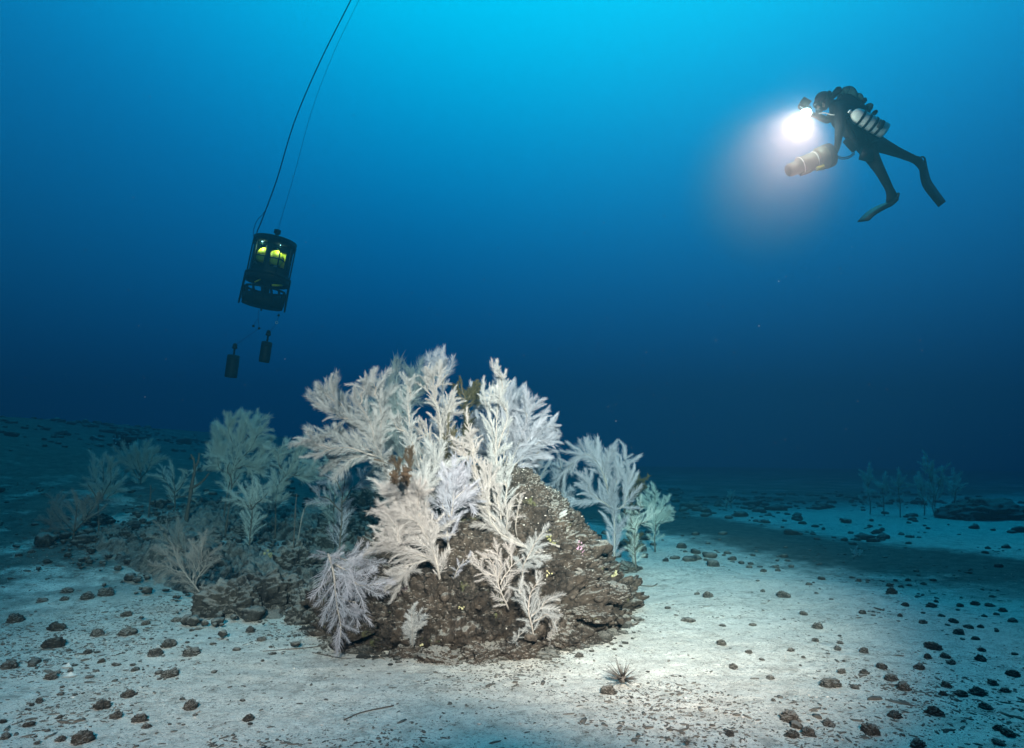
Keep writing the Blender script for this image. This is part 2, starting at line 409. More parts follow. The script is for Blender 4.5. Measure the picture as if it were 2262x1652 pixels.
# the low broken reef ledge west of the mound: lumpy rock breaking through the sand
_op = [gp(*q) for q in ((165, 1190), (235, 1245), (335, 1285), (440, 1318), (500, 1368), (625, 1372), (705, 1350), (850, 1420), (900, 1150), (780, 1110), (640, 1128), (520, 1118), (400, 1112), (270, 1150))]
_oy = np.array([(q.x, q.y) for q in _op])
lx = np.arange(_oy[:, 0].min() - .3, _oy[:, 0].max() + .3, .0165); ly = np.arange(_oy[:, 1].min() - .3, _oy[:, 1].max() + .3, .0185)
LX, LY = np.meshgrid(lx, ly, indexing='ij'); q2 = np.stack([LX.ravel(), LY.ravel()], -1)
def poly_sd(p, poly):
    d = np.full(len(p), 1e9); ins = np.zeros(len(p), bool); n = len(poly)
    for i in range(n):
        a = poly[i]; b = poly[(i + 1) % n]; e = b - a; w = p - a
        t_ = np.clip((w @ e) / (e @ e), 0, 1); d = np.minimum(d, np.linalg.norm(w - t_[:, None] * e, axis=1))
        c = ((a[1] > p[:, 1]) != (b[1] > p[:, 1])) & (p[:, 0] < (b[0] - a[0]) * (p[:, 1] - a[1]) / (b[1] - a[1] + 1e-12) + a[0]); ins ^= c
    return np.where(ins, d, -d)
f3 = xyz(q2[:, 0], q2[:, 1]); sd = poly_sd(q2, _oy) + .22 * fbm(f3, 1.3, 3, 61)
c1, c2 = worley(f3 * 3.1 + .4 * fbm(f3, 3, 2, 62)[:, None], 63); lump = np.clip((c2 - c1) * 1.5, 0, 1) ** .6
e1, e2 = worley(f3 * 9 + .3 * fbm(f3, 8, 2, 64)[:, None], 65); nub = np.clip((e2 - e1) * 1.6, 0, 1) ** .7
gate = fbm(f3, 1.0, 3, 66)
hL = smooth(-.05, .30, sd) * (.045 + .12 * lump * (1 + .8 * gate) + .05 * nub + .05 * fbm(f3, 14, 3, 67, .6, True) + .03 * fbm(f3, 34, 2, 68)) + .16 * np.minimum(gate, .12) - .058
hL = np.where(sd < -.05, -.12, hL)
zL = ground(q2[:, 0], q2[:, 1]) + hL
iL = np.arange(LX.size).reshape(LX.shape); qL = np.stack([iL[:-1, :-1].ravel(), iL[1:, :-1].ravel(), iL[1:, 1:].ravel(), iL[:-1, 1:].ravel()], -1)
hq = hL[qL].max(axis=1); qL = qL[hq > -.10]
used = np.unique(qL); remap = np.full(LX.size, -1); remap[used] = np.arange(len(used))
reef = link('rock_ledge', np_mesh('rock_ledge', np.stack([q2[used, 0], q2[used, 1], zL[used]], -1), remap[qL]), m_ledge)
tag(reef, 'low broken dark rock ledge dusted with sand, spreading beside the mound', 'rock')
# ------------------------------------------------------------------ rocks and stones
def ico(n):
    t = (1 + 5 ** .5) / 2
    v = [(-1, t, 0), (1, t, 0), (-1, -t, 0), (1, -t, 0), (0, -1, t), (0, 1, t), (0, -1, -t), (0, 1, -t), (t, 0, -1), (t, 0, 1), (-t, 0, -1), (-t, 0, 1)]
    f = [(0, 11, 5), (0, 5, 1), (0, 1, 7), (0, 7, 10), (0, 10, 11), (1, 5, 9), (5, 11, 4), (11, 10, 2), (10, 7, 6), (7, 1, 8),
         (3, 9, 4), (3, 4, 2), (3, 2, 6), (3, 6, 8), (3, 8, 9), (4, 9, 5), (2, 4, 11), (6, 2, 10), (8, 6, 7), (9, 8, 1)]
    v = [np.array(a) / np.linalg.norm(a) for a in v]
    for _ in range(n):
        c = {}; nf = []
        def mid(a, b):
            k = (min(a, b), max(a, b))
            if k not in c:
                m = v[a] + v[b]; v.append(m / np.linalg.norm(m)); c[k] = len(v) - 1
            return c[k]
        for a, b, d in f:
            x, y, z = mid(a, b), mid(b, d), mid(d, a); nf += [(a, x, z), (b, y, x), (d, z, y), (x, y, z)]
        f = nf
    return np.array(v), np.array(f)
ICO = {k: ico(k) for k in (0, 1, 2, 3, 4, 5)}
def rock_mesh(name, level, seed, rough=1.0, flat=.7):
    v, f = ICO[level]; q = v + seed * 7.31
    d = 1 + rough * (.28 * fbm(q, 1.1, 2, seed) + .20 * fbm(q, 2.6, 3, seed + 3, .55, True) + .11 * fbm(q, 7, 3, seed + 5, .6) + .05 * fbm(q, 17, 2, seed + 8, .6, True))
    w1, w2 = worley(q * (2.1 if level > 3 else 1.6), seed); d = d + rough * .16 * (np.clip((w2 - w1) * 1.6, 0, 1) ** .6 - .6)
    p = v * d[:, None]; p[:, 2] *= flat
    p[:, 2] = np.where(p[:, 2] < -.35, -.35 + (p[:, 2] + .35) * .3, p[:, 2])
    return np_mesh(name, p, None, f)
def place(name, me, mats, loc, size, rotz=0, tilt=(0, 0), parent=None):
    o = link(name, me, mats, parent); o.location = loc; o.scale = size; o.rotation_euler = (tilt[0], tilt[1], rotz); return o

# the low broken ledge west of the mound: boulders half sunk in sand
ledge = [  # px, py (centre of the visible body), width px, height factor, label
    (735, 1190, 120, .75, 'round black boulder on teal sand behind the fallen bluish feather coral'),
    (640, 1250, 110, .55, 'black boulder carrying a pale yellow sponge patch'),
    (560, 1335, 150, .55, 'low dark boulder whose underside is hollow above the sand, at the ledge front'),
    (500, 1345, 120, .6, 'dark crusted boulder at the ledge corner by the twiggy brown coral'),
    (690, 1350, 130, .6, 'dark broken rock under the fallen bluish feather coral'),
    (770, 1310, 110, .8, 'steep dark rock leaning on the foot of the mound'),
    (800, 1150, 150, .8, 'dark rock buttress below the big pale fan coral'),
]
for k, (px, py, w, hf, lab) in enumerate(ledge):
    g = gp(px, py + w * hf * .22); d = (g - ORG).length; s = w / FPX * d / 2
    me = rock_mesh('ledge_rock', 5, 100 + k, 1.2, 1.0)
    o = place('ledge_rock', me, m_ledge, g + Vector((0, s * .5, s * hf * .16)), (s, s * .85, s * (hf + .2)), rng.uniform(0, 6.28), (rng.normal(0, .12), rng.normal(0, .12)))
    tag(o, lab, 'rock', 'rocks of the low broken ledge')
small_me = [rock_mesh('ledge_rock', 4, 160 + k, 1.6, .85) for k in range(9)]
_l = np.random.default_rng(61)
for k in range(26):
    t_ = _l.uniform(0, 1); px = 230 + 590 * t_ + _l.normal(0, 25); py = 1165 + 190 * (t_ ** 1.2) * _l.uniform(.15, 1) + _l.normal(0, 22); w = _l.uniform(20, 46)
    g = gp(px, py); d = (g - ORG).length; s_ = w / FPX * d / 2
    o = place('ledge_rock', small_me[k % 9], m_ledge, g + Vector((0, s_ * .3, s_ * .1)), (s_, s_ * _l.uniform(.7, 1), s_ * _l.uniform(.75, 1.1)), _l.uniform(0, 6.28), (_l.normal(0, .25), _l.normal(0, .25)))
    tag(o, 'small dark rock wedged among the big rocks of the low ledge', 'rock', 'small rocks of the low ledge')
_r = np.random.default_rng(66); q_ = np.stack([_r.uniform(_oy[:, 0].min() - .5, _oy[:, 0].max(), 2600), _r.uniform(_oy[:, 1].min() - .2, _oy[:, 1].max() + .3, 2600)], -1)
q_ = q_[poly_sd(q_, _oy) > -.28 - .3 * (_r.uniform(0, 1, len(q_)) < .15)][:900]; LEDGE_SZ = _r.lognormal(-3.75, .5, len(q_))
LEDGE_PTS = np.stack([q_[:, 0], q_[:, 1], ground(q_[:, 0], q_[:, 1]) + LEDGE_SZ * .4 + .02], -1)
# rocks crowding the foot of the mound
foot = [(845, 1425, 70, 'lumpy dark rock at the sand edge below the small white leaf coral'), (900, 1450, 60, 'dark knobbly rock at the lowest front of the mound'),
        (975, 1462, 75, 'black rock jutting onto sand at the very front of the mound'), (1060, 1455, 90, 'broad crusted rock at the mound foot above a lone pebble'),
        (1150, 1440, 80, 'brown crusted rock at the mound foot below the small fan corals'), (1235, 1400, 80, 'grey crusted rock at the mound foot by the pale pink tuft'),
        (1310, 1360, 75, 'pale silted rock at the mound foot facing the bright sand'), (1355, 1315, 70, 'overhanging dark rock at the mound foot above bright sand'),
        (1385, 1262, 65, 'silted rock with yellow sponge at the mound flank'), (1395, 1215, 55, 'small dark rock at the mound flank near the grey bush coral'),
        (790, 1395, 70, 'dark rock poking from sand beside the fallen feather coral'), (1305, 1415, 40, 'single dark cobble lying off the mound foot on sand')]
for k, (px, py, w, lab) in enumerate(foot):
    h = hit(px, py); d = (h - ORG).length; s = w / FPX * d / 2
    o = place('foot_rock', rock_mesh('foot_rock', 5, 140 + k, 1.3, .8), m_mound, h + Vector((0, s * .35, -s * .05)), (s, s * .9, s * rng.uniform(.55, .8)), rng.uniform(0, 6.28), (rng.normal(0, .2), rng.normal(0, .2)))
    tag(o, lab, 'rock', 'rocks round the foot of the mound')
fr = gp(2205, 1150); o = place('far_boulder', rock_mesh('far_boulder', 4, 77, 1.1, .8), m_ledge, fr + Vector((0, .5, .05)), (.66, .55, .42))
tag(o, 'large dark boulder fading into blue water at the end of the far sand', 'rock')

# loose stones, read off the photograph
Z8 = [(690,18,45),(820,45,45),(690,50,30),(905,85,35),(975,103,40),(1040,85,35),(1045,100,30),(1110,83,30),(645,217,35),(702,224,58),(970,203,32),(1078,224,78),(917,208,12),(1237,214,22),(1175,316,45),(922,370,40),(1468,310,48),(1680,272,45),(1650,325,28),(1600,175,38),(1655,180,28),(1610,207,55),(1447,152,35),(1492,150,30),(1768,167,35),(1815,148,30),(1232,447,40),(1245,380,55),(1355,458,42),(1342,490,42),(1475,500,58),(1172,530,24),(1157,570,18),(1372,548,20),(825,577,60),(768,462,60),(1010,633,45),(1362,602,52),(1315,662,105),(1428,680,42),(1475,605,52),(1560,580,58),(1613,635,75),(1672,680,80),(1025,743,30),(1105,835,98),(1200,905,82),(1120,915,75),(1300,860,65),(811,912,50),(1508,895,100),(1625,818,70),(1825,803,88),(1740,965,80),(1750,580,55),(1878,527,52),(1905,558,50),(1885,672,52),(1865,712,45),(2055,495,42),(1990,380,45),(2025,267,45),(2097,275,45),(1950,275,35),(1857,325,38),(1920,355,45),(2027,438,40),(1790,530,45),(2115,660,60),(2215,615,65),(2175,695,50),(2055,540,55),(2140,885,50),(2190,905,75),(2140,955,55),(2080,780,55),(2040,705,80),(1960,715,60),(205,700,85),(65,523,50),(323,728,25),(1820,480,85),(1780,465,30),(1945,410,50),(1110,495,40),(900,505,40),(1200,170,35),(1690,150,30),(1630,150,30),(1700,175,25),(2210,350,45),(2130,318,30),(2070,327,30),(2050,380,30),(1810,275,55),(1830,255,28),(2160,300,40),(2110,230,30),(2220,515,30)]
Z6 = [(455,390,90),(430,447,65),(580,435,90),(715,410,100),(748,377,35),(285,455,80),(95,585,100),(380,640,120),(655,680,95),(850,675,130),(845,550,85),(985,613,60),(350,757,130),(585,808,70),(1145,757,110),(1045,817,95),(1290,812,120),(1145,955,115),(55,900,105),(333,975,90),(595,970,30),(420,1043,32),(265,1140,60),(213,1167,35),(177,1195,28),(865,1097,100),(690,1175,110),(780,1245,80),(940,1260,110),(993,1312,70),(1285,1180,110),(1680,1262,80),(545,1405,140),(405,1400,65),(395,1253,45),(190,1300,75),(318,1340,32),(240,1380,30),(245,1425,40),(1695,658,85),(1770,720,70),(1835,770,35),(1190,590,75),(465,797,40),(685,870,50),(775,890,40),(215,898,60),(390,945,40),(315,195,60),(210,125,60),(1780,865,30),(30,1385,70),(15,1280,50)]
SPECIAL = {('8', 205): 'rough dark stone touching the spiny sea urchin', ('8', 1078): 'fist-sized knobbly stone alone in the middle of the bright sand', ('8', 1315): 'long flat lumpy stone on the sand below the bright pool',
           ('8', 1105): 'big mossy stone near the bottom edge, behind a close pair', ('8', 1740): 'dark stone cut off by the bottom edge of the picture', ('8', 1508): 'wide low stone lying by itself in teal shade near the bottom edge',
           ('8', 702): 'rounded stone with a smaller one at its side near the reef', ('8', 65): 'shell-shaped dark stone just off the mound foot',
           ('6', 1145): None, ('6', 1290): 'dark pitted stone with a white spot, one of a trio on sand', ('6', 1285): 'egg-shaped brown stone with a white shell chip at its tip',
           ('6', 545): 'large black lumpy stone at the bottom edge of the picture', ('6', 455): 'blocky black stone resting against a smaller black one', ('6', 430): 'small black stone tucked under the blocky black one',
           ('6', 1045): 'pale brown stone, the lightest of a trio on sand', ('6', 1695): 'mossy stone in front of the hollow dark boulder', ('6', 940): 'bluish lumpy stone touching a smaller brown one', ('6', 993): 'small brown stone touching a bluish lumpy one'}
stone_me = [rock_mesh('stone', 4, 200 + k, 1.4, .9) for k in range(12)]
spots = [('8', u, 1251.7 + u * .4466, 1214.9 + v * .4466, w * .4466) for u, v, w in Z8] + [('6', u, u * .3255, 1178 + v * .3255, w * .3255) for u, v, w in Z6]
for k, (src, u, px, py, w) in enumerate(spots):
    g = gp(px, py + w * .12); d = (g - ORG).length; s = w / FPX * d / 2 * .68
    o = place('stone', stone_me[k % 12], m_stone, g + Vector((0, s * .3, s * .02)), (s, s * rng.uniform(.75, 1), s * rng.uniform(.7, 1.05)), rng.uniform(0, 6.28), (rng.normal(0, .2), rng.normal(0, .2)))
    lab = SPECIAL.get((src, u))
    if (src, u, round(w)) == ('6', 1145, round(110 * .3255)): lab = 'spiky dark stone with white flecks, top of a trio on sand'
    if (src, u, round(w)) == ('6', 1145, round(115 * .3255)): lab = 'smooth heart-shaped dark stone lying alone on sand'
    if lab: tag(o, lab, 'stone')
    else:
        big = 'fist-sized' if w > 30 else ('egg-sized' if w > 19 else 'small')
        row = 'close to the bottom edge' if py > 1560 else ('level with the sea urchin' if py > 1440 else ('level with the mound foot' if py > 1335 else 'level with the mound flank'))
        if src == '6': a_, g_ = 'on dim sand before the ledge', 'stones in front of the low ledge'
        elif px > 2030: a_, g_ = 'on shaded teal sand', 'stones in the teal shade'
        else: a_, g_ = 'on the bright sand', 'stones on the bright sand'
        tag(o, f'{big} dark stone {a_}, {row}', 'stone', g_)
# far stones out on the second sand bank and on the slope: too many to count, one mass
def lump_field(name, pts, sizes, seed, level=1, kinds=8, flat=.6, stretch=0.0):
    r = np.random.default_rng(seed); v0, f0 = ICO[level]; nv, nf = len(v0), len(f0); n = len(pts)
    forms = []
    for k in range(kinds):
        p = v0 * (1 + .6 * fbm(v0 + k * 3.7 + seed, 1.8, 3, seed + k, .7))[:, None]; p[:, 2] *= flat; forms.append(p)
    forms = np.array(forms)[r.integers(0, kinds, n)]
    a = r.uniform(0, 2 * np.pi, n); c, s = np.cos(a), np.sin(a)
    st = r.uniform(.6, 1.5, n) * np.where(r.uniform(0, 1, n) < stretch, r.uniform(1.5, 3, n), 1)
    x, y = forms[..., 0] * st[:, None], forms[..., 1]
    V = np.stack([(x * c[:, None] - y * s[:, None]), (x * s[:, None] + y * c[:, None]), forms[..., 2]], -1) * np.asarray(sizes)[:, None, None] + np.asarray(pts)[:, None, :]
    F = f0[None] + (np.arange(n) * nv)[:, None, None]
    return np_mesh(name, V.reshape(-1, 3), None, F.reshape(-1, 3))
def scatter_xy(n, x0, x1, y0, y1, seed, dens=None):
    r = np.random.default_rng(seed); x = r.uniform(x0, x1, n); y = r.uniform(y0, y1, n)
    if dens is not None:
        k = r.uniform(0, 1, n) < dens(x, y); x, y = x[k], y[k]
    return x, y
def in_view(x, y, m=1.12): return (np.abs(x) < .75 * m * y + .3) & (y > 2.6)
patchy = lambda x, y: np.clip(.35 + 1.6 * fbm(xyz(x, y), .55, 3, 41), .02, 1) * in_view(x, y)
x, y = scatter_xy(5200, -16, 16, 8, 26, 5, patchy); sz = np.random.default_rng(6).lognormal(-3.2, .5, len(x)) * (1 + .3 * (y > 14))
o = link('rubble', lump_field('rubble', np.stack([x, y, ground(x, y) + sz * .2], -1), sz, 7, 1), m_stone); tag(o, 'dark rubble strewn over the far sand banks and slope', 'rubble', kind='stuff')
o = link('ledge_rubble', lump_field('ledge_rubble', LEDGE_PTS, LEDGE_SZ, 67, 2, flat=.75), m_ledge); tag(o, 'broken dark rubble strewn over the low ledge', 'rubble', kind='stuff')
# left slope in front: many small dark stones and weed tufts
dl = lambda x, y: np.clip(.5 + 1.7 * fbm(xyz(x, y), .9, 3, 43), .05, 1) * in_view(x, y) * (smooth(.8, 2.2, -x) + smooth(2.6, 4.2, x) * .8 + .12)
x, y = scatter_xy(7000, -9, 7, 2.7, 10, 15, dl); sz = np.random.default_rng(16).lognormal(-4.75, .6, len(x))
_a = np.random.default_rng(18); th = _a.uniform(math.pi * .95, math.pi * 2.12, 900); rr_ = (1.12 + .14 * np.maximum(0, -np.sin(th))) * (1 + np.abs(_a.normal(0, .07, 900)))
x = np.concatenate([x, MC[0] + rr_ * np.cos(th)]); y = np.concatenate([y, MC[1] + rr_ * np.sin(th)]); sz = np.concatenate([sz, _a.lognormal(-4.4, .55, 900)])
o = link('pebbles', lump_field('pebbles', np.stack([x, y, ground(x, y) + sz * .15], -1), sz, 17, 2), m_stone); tag(o, 'small dark pebbles sprinkled over the near sand', 'pebbles', kind='stuff')
# litter: dark crumbs, weed bits and pale shell chips
db = lambda x, y: np.clip(.30 + .22 * smooth(.2, -1.2, x) + 2.0 * fbm(xyz(x, y), 1.4, 4, 45), .06, 1) * in_view(x, y) * (.45 + .55 * smooth(6.0, 3.4, y)) * (1 - .75 * smooth(.3, 1.2, x) * smooth(3.9, 4.6, y))
x, y = scatter_xy(170000, -6, 6, 2.6, 8.5, 25, db); sz = np.random.default_rng(26).lognormal(-5.55, .5, len(x))
m_crumb = simple('crumbs', (.10, .09, .075), .95, .5, 9)
o = link('litter', lump_field('litter', np.stack([x, y, ground(x, y) + sz * .1], -1), sz, 27, 0, flat=.45, stretch=.5), m_crumb); tag(o, 'fine dark crumbs and weed litter on the sand', 'litter', kind='stuff')
x, y = scatter_xy(5000, -6, 6, 2.6, 7.5, 35, lambda x, y: in_view(x, y) * .5); sz = np.random.default_rng(36).lognormal(-5.6, .4, len(x))
m_shell = simple('shell_chips', (.55, .52, .47), .6, .15, 9)
o = link('shell_chips', lump_field('shell_chips', np.stack([x, y, ground(x, y) + sz * .3], -1), sz, 37, 0, flat=.4), m_shell); tag(o, 'white shell chips glinting on the sand', 'shell chips', kind='stuff')
# knobs, crusts and shell chips growing on the mound
_q = np.random.default_rng(51); pick = _q.integers(0, len(mv), 15000); pm = mv[pick]
keep = (pm[:, 2] > .0) & (pm[:, 1] < 6.6) & (_q.uniform(0, 1, len(pm)) < np.clip(1.25 - pm[:, 2] * 1.0, .12, 1))
pm = pm[keep]; sz = _q.lognormal(-4.7, .55, len(pm))
o = link('crust_knobs', lump_field('crust_knobs', pm - np.array([MC[0], MC[1], 0]), sz, 52, 1, flat=.8), m_mound, mound); o['kind'] = 'stuff'
pick = _q.integers(0, len(mv), 900); pm = mv[pick]; pm = pm[(pm[:, 2] > .05) & (pm[:, 1] < 6.6)]; sz = _q.lognormal(-5.6, .4, len(pm))
o = link('shell_grit', lump_field('shell_grit', pm - np.array([MC[0], MC[1], -.006]), sz, 53, 1, flat=.5), m_shell, mound); o['kind'] = 'stuff'
# ------------------------------------------------------------------ feathery corals
def coral_material(name, a, b, trans=.25):
    m, t = mat(name); tc = t.n('TexCoord').outputs['Object']; oi = t.n('ObjectInfo').outputs['Random']
    f = t.noise(tc, 6, 4, .6)
    c = t.mix(t.math('ADD', t.math('MULTIPLY', f, .6), t.math('MULTIPLY', oi, .45)), a, b)
    bs = t.finish(c, .8, None, spec=.15)
    tr = t.n('BsdfTranslucent'); t.l(c, tr.inputs['Color']); mx = t.n('MixShader'); mx.inputs[0].default_value = trans
    t.l(bs.outputs[0], mx.inputs[1]); t.l(tr.outputs[0], mx.inputs[2])
    out = [n for n in t.t.nodes if n.type == 'OUTPUT_MATERIAL'][0]; t.l(mx.outputs[0], out.inputs['Surface']); return m
m_white = coral_material('coral_white', (.49, .48, .46), (.36, .37, .37))
m_pink = coral_material('coral_pinkish', (.51, .46, .43), (.38, .355, .34))
m_lilac = coral_material('coral_lilac', (.47, .44, .48), (.34, .36, .40))
m_cream = coral_material('coral_cream', (.62, .64, .58), (.48, .54, .51))
m_grey = coral_material('coral_grey', (.34, .32, .29), (.24, .23, .21))
m_olive = coral_material('hydroid_olive', (.12, .105, .05), (.075, .07, .04))
m_brown = coral_material('hydroid_brown', (.14, .095, .055), (.085, .06, .04))
m_stem_d = simple('coral_stem_dark', (.09, .075, .06), .8, .3, 40)
m_stem_l = simple('coral_stem_pale', (.24, .21, .185), .8, .15, 40)

def plume_mesh(name, seed, bend, n=38, blen=.24, brad=.0105, ang0=58, ang1=24, spread=.35, droop=0.0, taper=.35, rows=3):
    """a feather one unit long: midrib along +Z and barbs on both sides"""
    r = np.random.default_rng(seed); V = []; Q = []; T = []; base = 0
    yb = r.uniform(-.35, .35)
    def mid(t): return np.array([bend * t * t + .02 * math.sin(9 * t + seed), yb * t * t, t * (1 - .3 * (bend * bend + yb * yb) * t)])
    ts = np.linspace(0, 1, 9); pts = np.array([mid(t) for t in ts])
    for i, p in enumerate(pts):
        rad = .016 * (1 - .75 * ts[i])
        for j in range(4): a = j * math.pi / 2; V.append(p + rad * np.array([math.cos(a), math.sin(a), 0]))
    for i in range(8):
        for j in range(4): Q.append((i * 4 + j, i * 4 + (j + 1) % 4, i * 4 + 4 + (j + 1) % 4, i * 4 + 4 + j))
    base = len(V)
    for i in range(n):
        t = .05 + .95 * (i + r.uniform(-.3, .3)) / n; t = min(max(t, .03), 1.0); o = mid(t); e = mid(min(t + .02, 1.02)) - mid(t - .0) if t < .99 else mid(1) - mid(.97)
        tan = e / (np.linalg.norm(e) + 1e-9)
        prof = min(1, (t / .22) ** .6) * (1 - (1 - taper) * max(0, (t - .3) / .7) ** 1.2)
        for k in range(rows):
            sd = (1, -1, 1 if i % 2 else -1)[k]; phi = r.normal(0, spread) if k < 2 else r.choice([-1, 1]) * r.uniform(.7, 1.5)
            side = np.array([math.cos(phi) * sd, math.sin(phi), 0]); side -= tan * side.dot(tan); side /= np.linalg.norm(side)
            A = math.radians(ang0 + (ang1 - ang0) * t + r.normal(0, 6)); L = blen * prof * r.uniform(.45, 1.2)
            d1 = tan * math.cos(A) + side * math.sin(A); A2 = A * .62 + droop; d2 = tan * math.cos(A2) + side * math.sin(A2)
            p1 = o + d1 * L * .5; p2 = p1 + d2 * L * .5
            u = np.cross(d1, [0.1, 1, .05]); u /= np.linalg.norm(u) + 1e-9; w = np.cross(d1, u)
            for pp, rr in ((o, brad), (p1, brad * .9)):
                for a in (0, 2.09, 4.19): V.append(pp + rr * (u * math.cos(a) + w * math.sin(a)))
            V.append(p2)
            for a in range(3):
                b = (a + 1) % 3; Q.append((base + a, base + b, base + 3 + b, base + 3 + a)); T.append((base + 3 + a, base + 3 + b, base + 6))
            base += 7
    return np_mesh(name, np.array(V), np.array(Q), np.array(T), True)
PL = {
    'plume': [plume_mesh('frond', 400 + k, b, 46, .33, .0062, 50, 24, .6, 0, .55, 3) for k, b in enumerate((-.42, -.3, -.2, -.1, .1, .2, .3, .42))],
    'column': [plume_mesh('frond', 420 + k, b, 46, .29, .0062, 46, 22, 1.0, 0, .55, 3) for k, b in enumerate((-.3, -.18, -.08, .08, .18, .3))],
    'feather': [plume_mesh('frond', 300 + k, b, 38, .44, .0068, 60, 36, .6, 0, .72, 3) for k, b in enumerate((-.5, -.36, -.2, -.08, .08, .2, .34, .5))],
    'brush': [plume_mesh('frond', 320 + k, b, 40, .38, .0068, 54, 30, 1.0, 0, .72, 3) for k, b in enumerate((-.4, -.22, -.1, .1, .24, .4))],
    'lace': [plume_mesh('frond', 340 + k, b, 28, .42, .0060, 52, 30, .3, 0, .5, 2) for k, b in enumerate((-.3, -.12, .05, .2, .34))],
    'fuzz': [plume_mesh('frond', 360 + k, b, 60, .2, .0075, 75, 55, 1.2, 0, .8, 3) for k, b in enumerate((-.2, 0, .2))],
}
PL['plume'] += PL['feather'][1:7]; PL['column'] += PL['brush'][1:5]
_mats_of = {}
def plume_with(me, m):
    key = (me.name, m.name)
    if key not in _mats_of:
        c = me.copy(); c.materials.clear(); c.materials.append(m); c.name = 'frond'; _mats_of[key] = c
    return _mats_of[key]
def curve(pts, n=14):
    """Catmull-Rom through points"""
    p = [np.array(a, float) for a in pts]; p = [2 * p[0] - p[1]] + p + [2 * p[-1] - p[-2]]; out = []
    segs = len(p) - 3
    for s in range(segs):
        a, b, c, d = p[s:s + 4]
        for t in np.linspace(0, 1, max(3, n // segs), endpoint=(s == segs - 1)):
            out.append(.5 * ((2 * b) + (-a + c) * t + (2 * a - 5 * b + 4 * c - d) * t * t + (-a + 3 * b - 3 * c + d) * t ** 3))
    return np.array(out)
def frond_matrix(o, d, L, wid, r, twist=.6):
    d = Vector(d).normalized(); f = Vector((0, -1, 0)); f = (f - d * f.dot(d))
    if f.length < .15: f = d.orthogonal()
    f.normalize(); x = f.cross(d); a = r.normal(0, twist)
    y2 = f * math.cos(a) + x * math.sin(a); x2 = y2.cross(d)
    m = Matrix((x2, y2, d)).transposed().to_4x4()
    return Matrix.Translation(Vector(o)) @ m @ Matrix.Diagonal((L * wid, L * wid, L, 1))
def coral(name, label, cat, group, base, branches, pl, material, stem_mat, style='feather', gap=.055, wid=1.0, rad=.011, start=.22, angle=38, tipk=1.15, seed=0, twist=.55, side=None, cover=1.0, twigs=0):
    """base: world point. branches: lists of world points. pl: frond length in metres"""
    r = np.random.default_rng(1000 + seed); root = empty(name, base, label, cat, group); b0 = np.array(base)
    mb = MB(); fr = []; branches = [list(q) for q in branches]; nb = len(branches)
    for q in range(nb * twigs):                                    # stray side branches break up the outline
        c = curve(branches[q % nb], 18); tot = np.linalg.norm(np.diff(c, axis=0), axis=1).sum()
        if tot < pl * 1.3: continue
        i = int(len(c) * r.uniform(.3, .85)); i = min(max(i, 1), len(c) - 2); t_ = c[i + 1] - c[i - 1]; t_ /= np.linalg.norm(t_) + 1e-9
        sv = np.cross(t_, (0, 1, 0)); sv /= np.linalg.norm(sv) + 1e-9; a_ = R(r.uniform(18, 48)) * r.choice([-1, 1]); ln = pl * r.uniform(.5, 1.15)
        d1 = t_ * math.cos(a_) + sv * math.sin(a_) + np.array([0, r.normal(0, .35), .12]); d2 = t_ * math.cos(a_ * .5) + sv * math.sin(a_ * .5) + np.array([0, r.normal(0, .3), .25])
        branches.append([tuple(c[i]), tuple(c[i] + d1 * ln * .5), tuple(c[i] + d1 * ln * .5 + d2 * ln * .5)])
    for bi, br in enumerate(branches):
        c = curve(br, 18) - b0
        wob = np.linspace(0, 1, len(c)); nz = np.stack([np.sin(wob * r.uniform(5, 11) + r.uniform(0, 6)) for _ in range(3)], -1); c = c + nz * (.06 * pl) * np.minimum(1, wob * 3)[:, None]
        L = np.linalg.norm(np.diff(c, axis=0), axis=1); S = np.concatenate([[0], np.cumsum(L)]); tot = S[-1]
        k = rad * (1 if bi == 0 else .72)
        mb.tube([tuple(q) for q in c], [k * (1 - .72 * s / tot) for s in S], 5)
        s = start * tot; sd = 1
        while s < tot * .97:
            i = min(np.searchsorted(S, s), len(c) - 1); q = c[i - 1] + (c[i] - c[i - 1]) * ((s - S[i - 1]) / max(L[i - 1], 1e-6))
            tan = c[min(i + 1, len(c) - 1)] - c[max(i - 2, 0)]; tan = tan / (np.linalg.norm(tan) + 1e-9)
            u = s / tot
            sideV = np.cross(tan, (0, 1, 0)); sideV /= np.linalg.norm(sideV) + 1e-9
            if side is None or side[bi % len(side)] == 0 or side[bi % len(side)] == sd:
                if r.uniform() < cover:
                    A = R(angle * .8 * (1.15 - .4 * u) + r.normal(0, 11)); dep = r.normal(0, .34)
                    d = tan * math.cos(A) + (sideV * sd) * math.sin(A) + np.array([0, 1, 0]) * dep * math.sin(A) * 1.1
                    prof = min(1, .55 + u * 1.6) * (1 - .55 * max(0, (u - .45) / .55))
                    fr.append((q, d, pl * prof * r.uniform(.55, 1.35)))
            sd = -sd; s += gap * .66 * r.uniform(.5, 1.5)
        tan = c[-1] - c[-3]; fr.append((c[-1] - tan / np.linalg.norm(tan) * pl * .35, tan, pl * .8 * tipk))
    mb.build('stem', stem_mat, root)
    ms = PL[style]
    for q, d, L in fr:
        me = plume_with(ms[int(r.integers(0, len(ms)))], material)
        o = bpy.data.objects.new('frond', me); col.objects.link(o); o.parent = root
        o.matrix_local = frond_matrix(q, d, L, wid * r.uniform(.85, 1.15), r, twist)
    return root
def V3(u, v): return (625.9 + u * .293, 758.4 + v * .293)      # enlargement of the coral heads
def V4(u, v): return (625.9 + u * .3743, 1104.5 + v * .3743)   # enlargement of the mound front
def V7(u, v): return (1178 + u * .479, 920.4 + v * .479)       # enlargement of the far side
def V0(u, v): return (u, v)
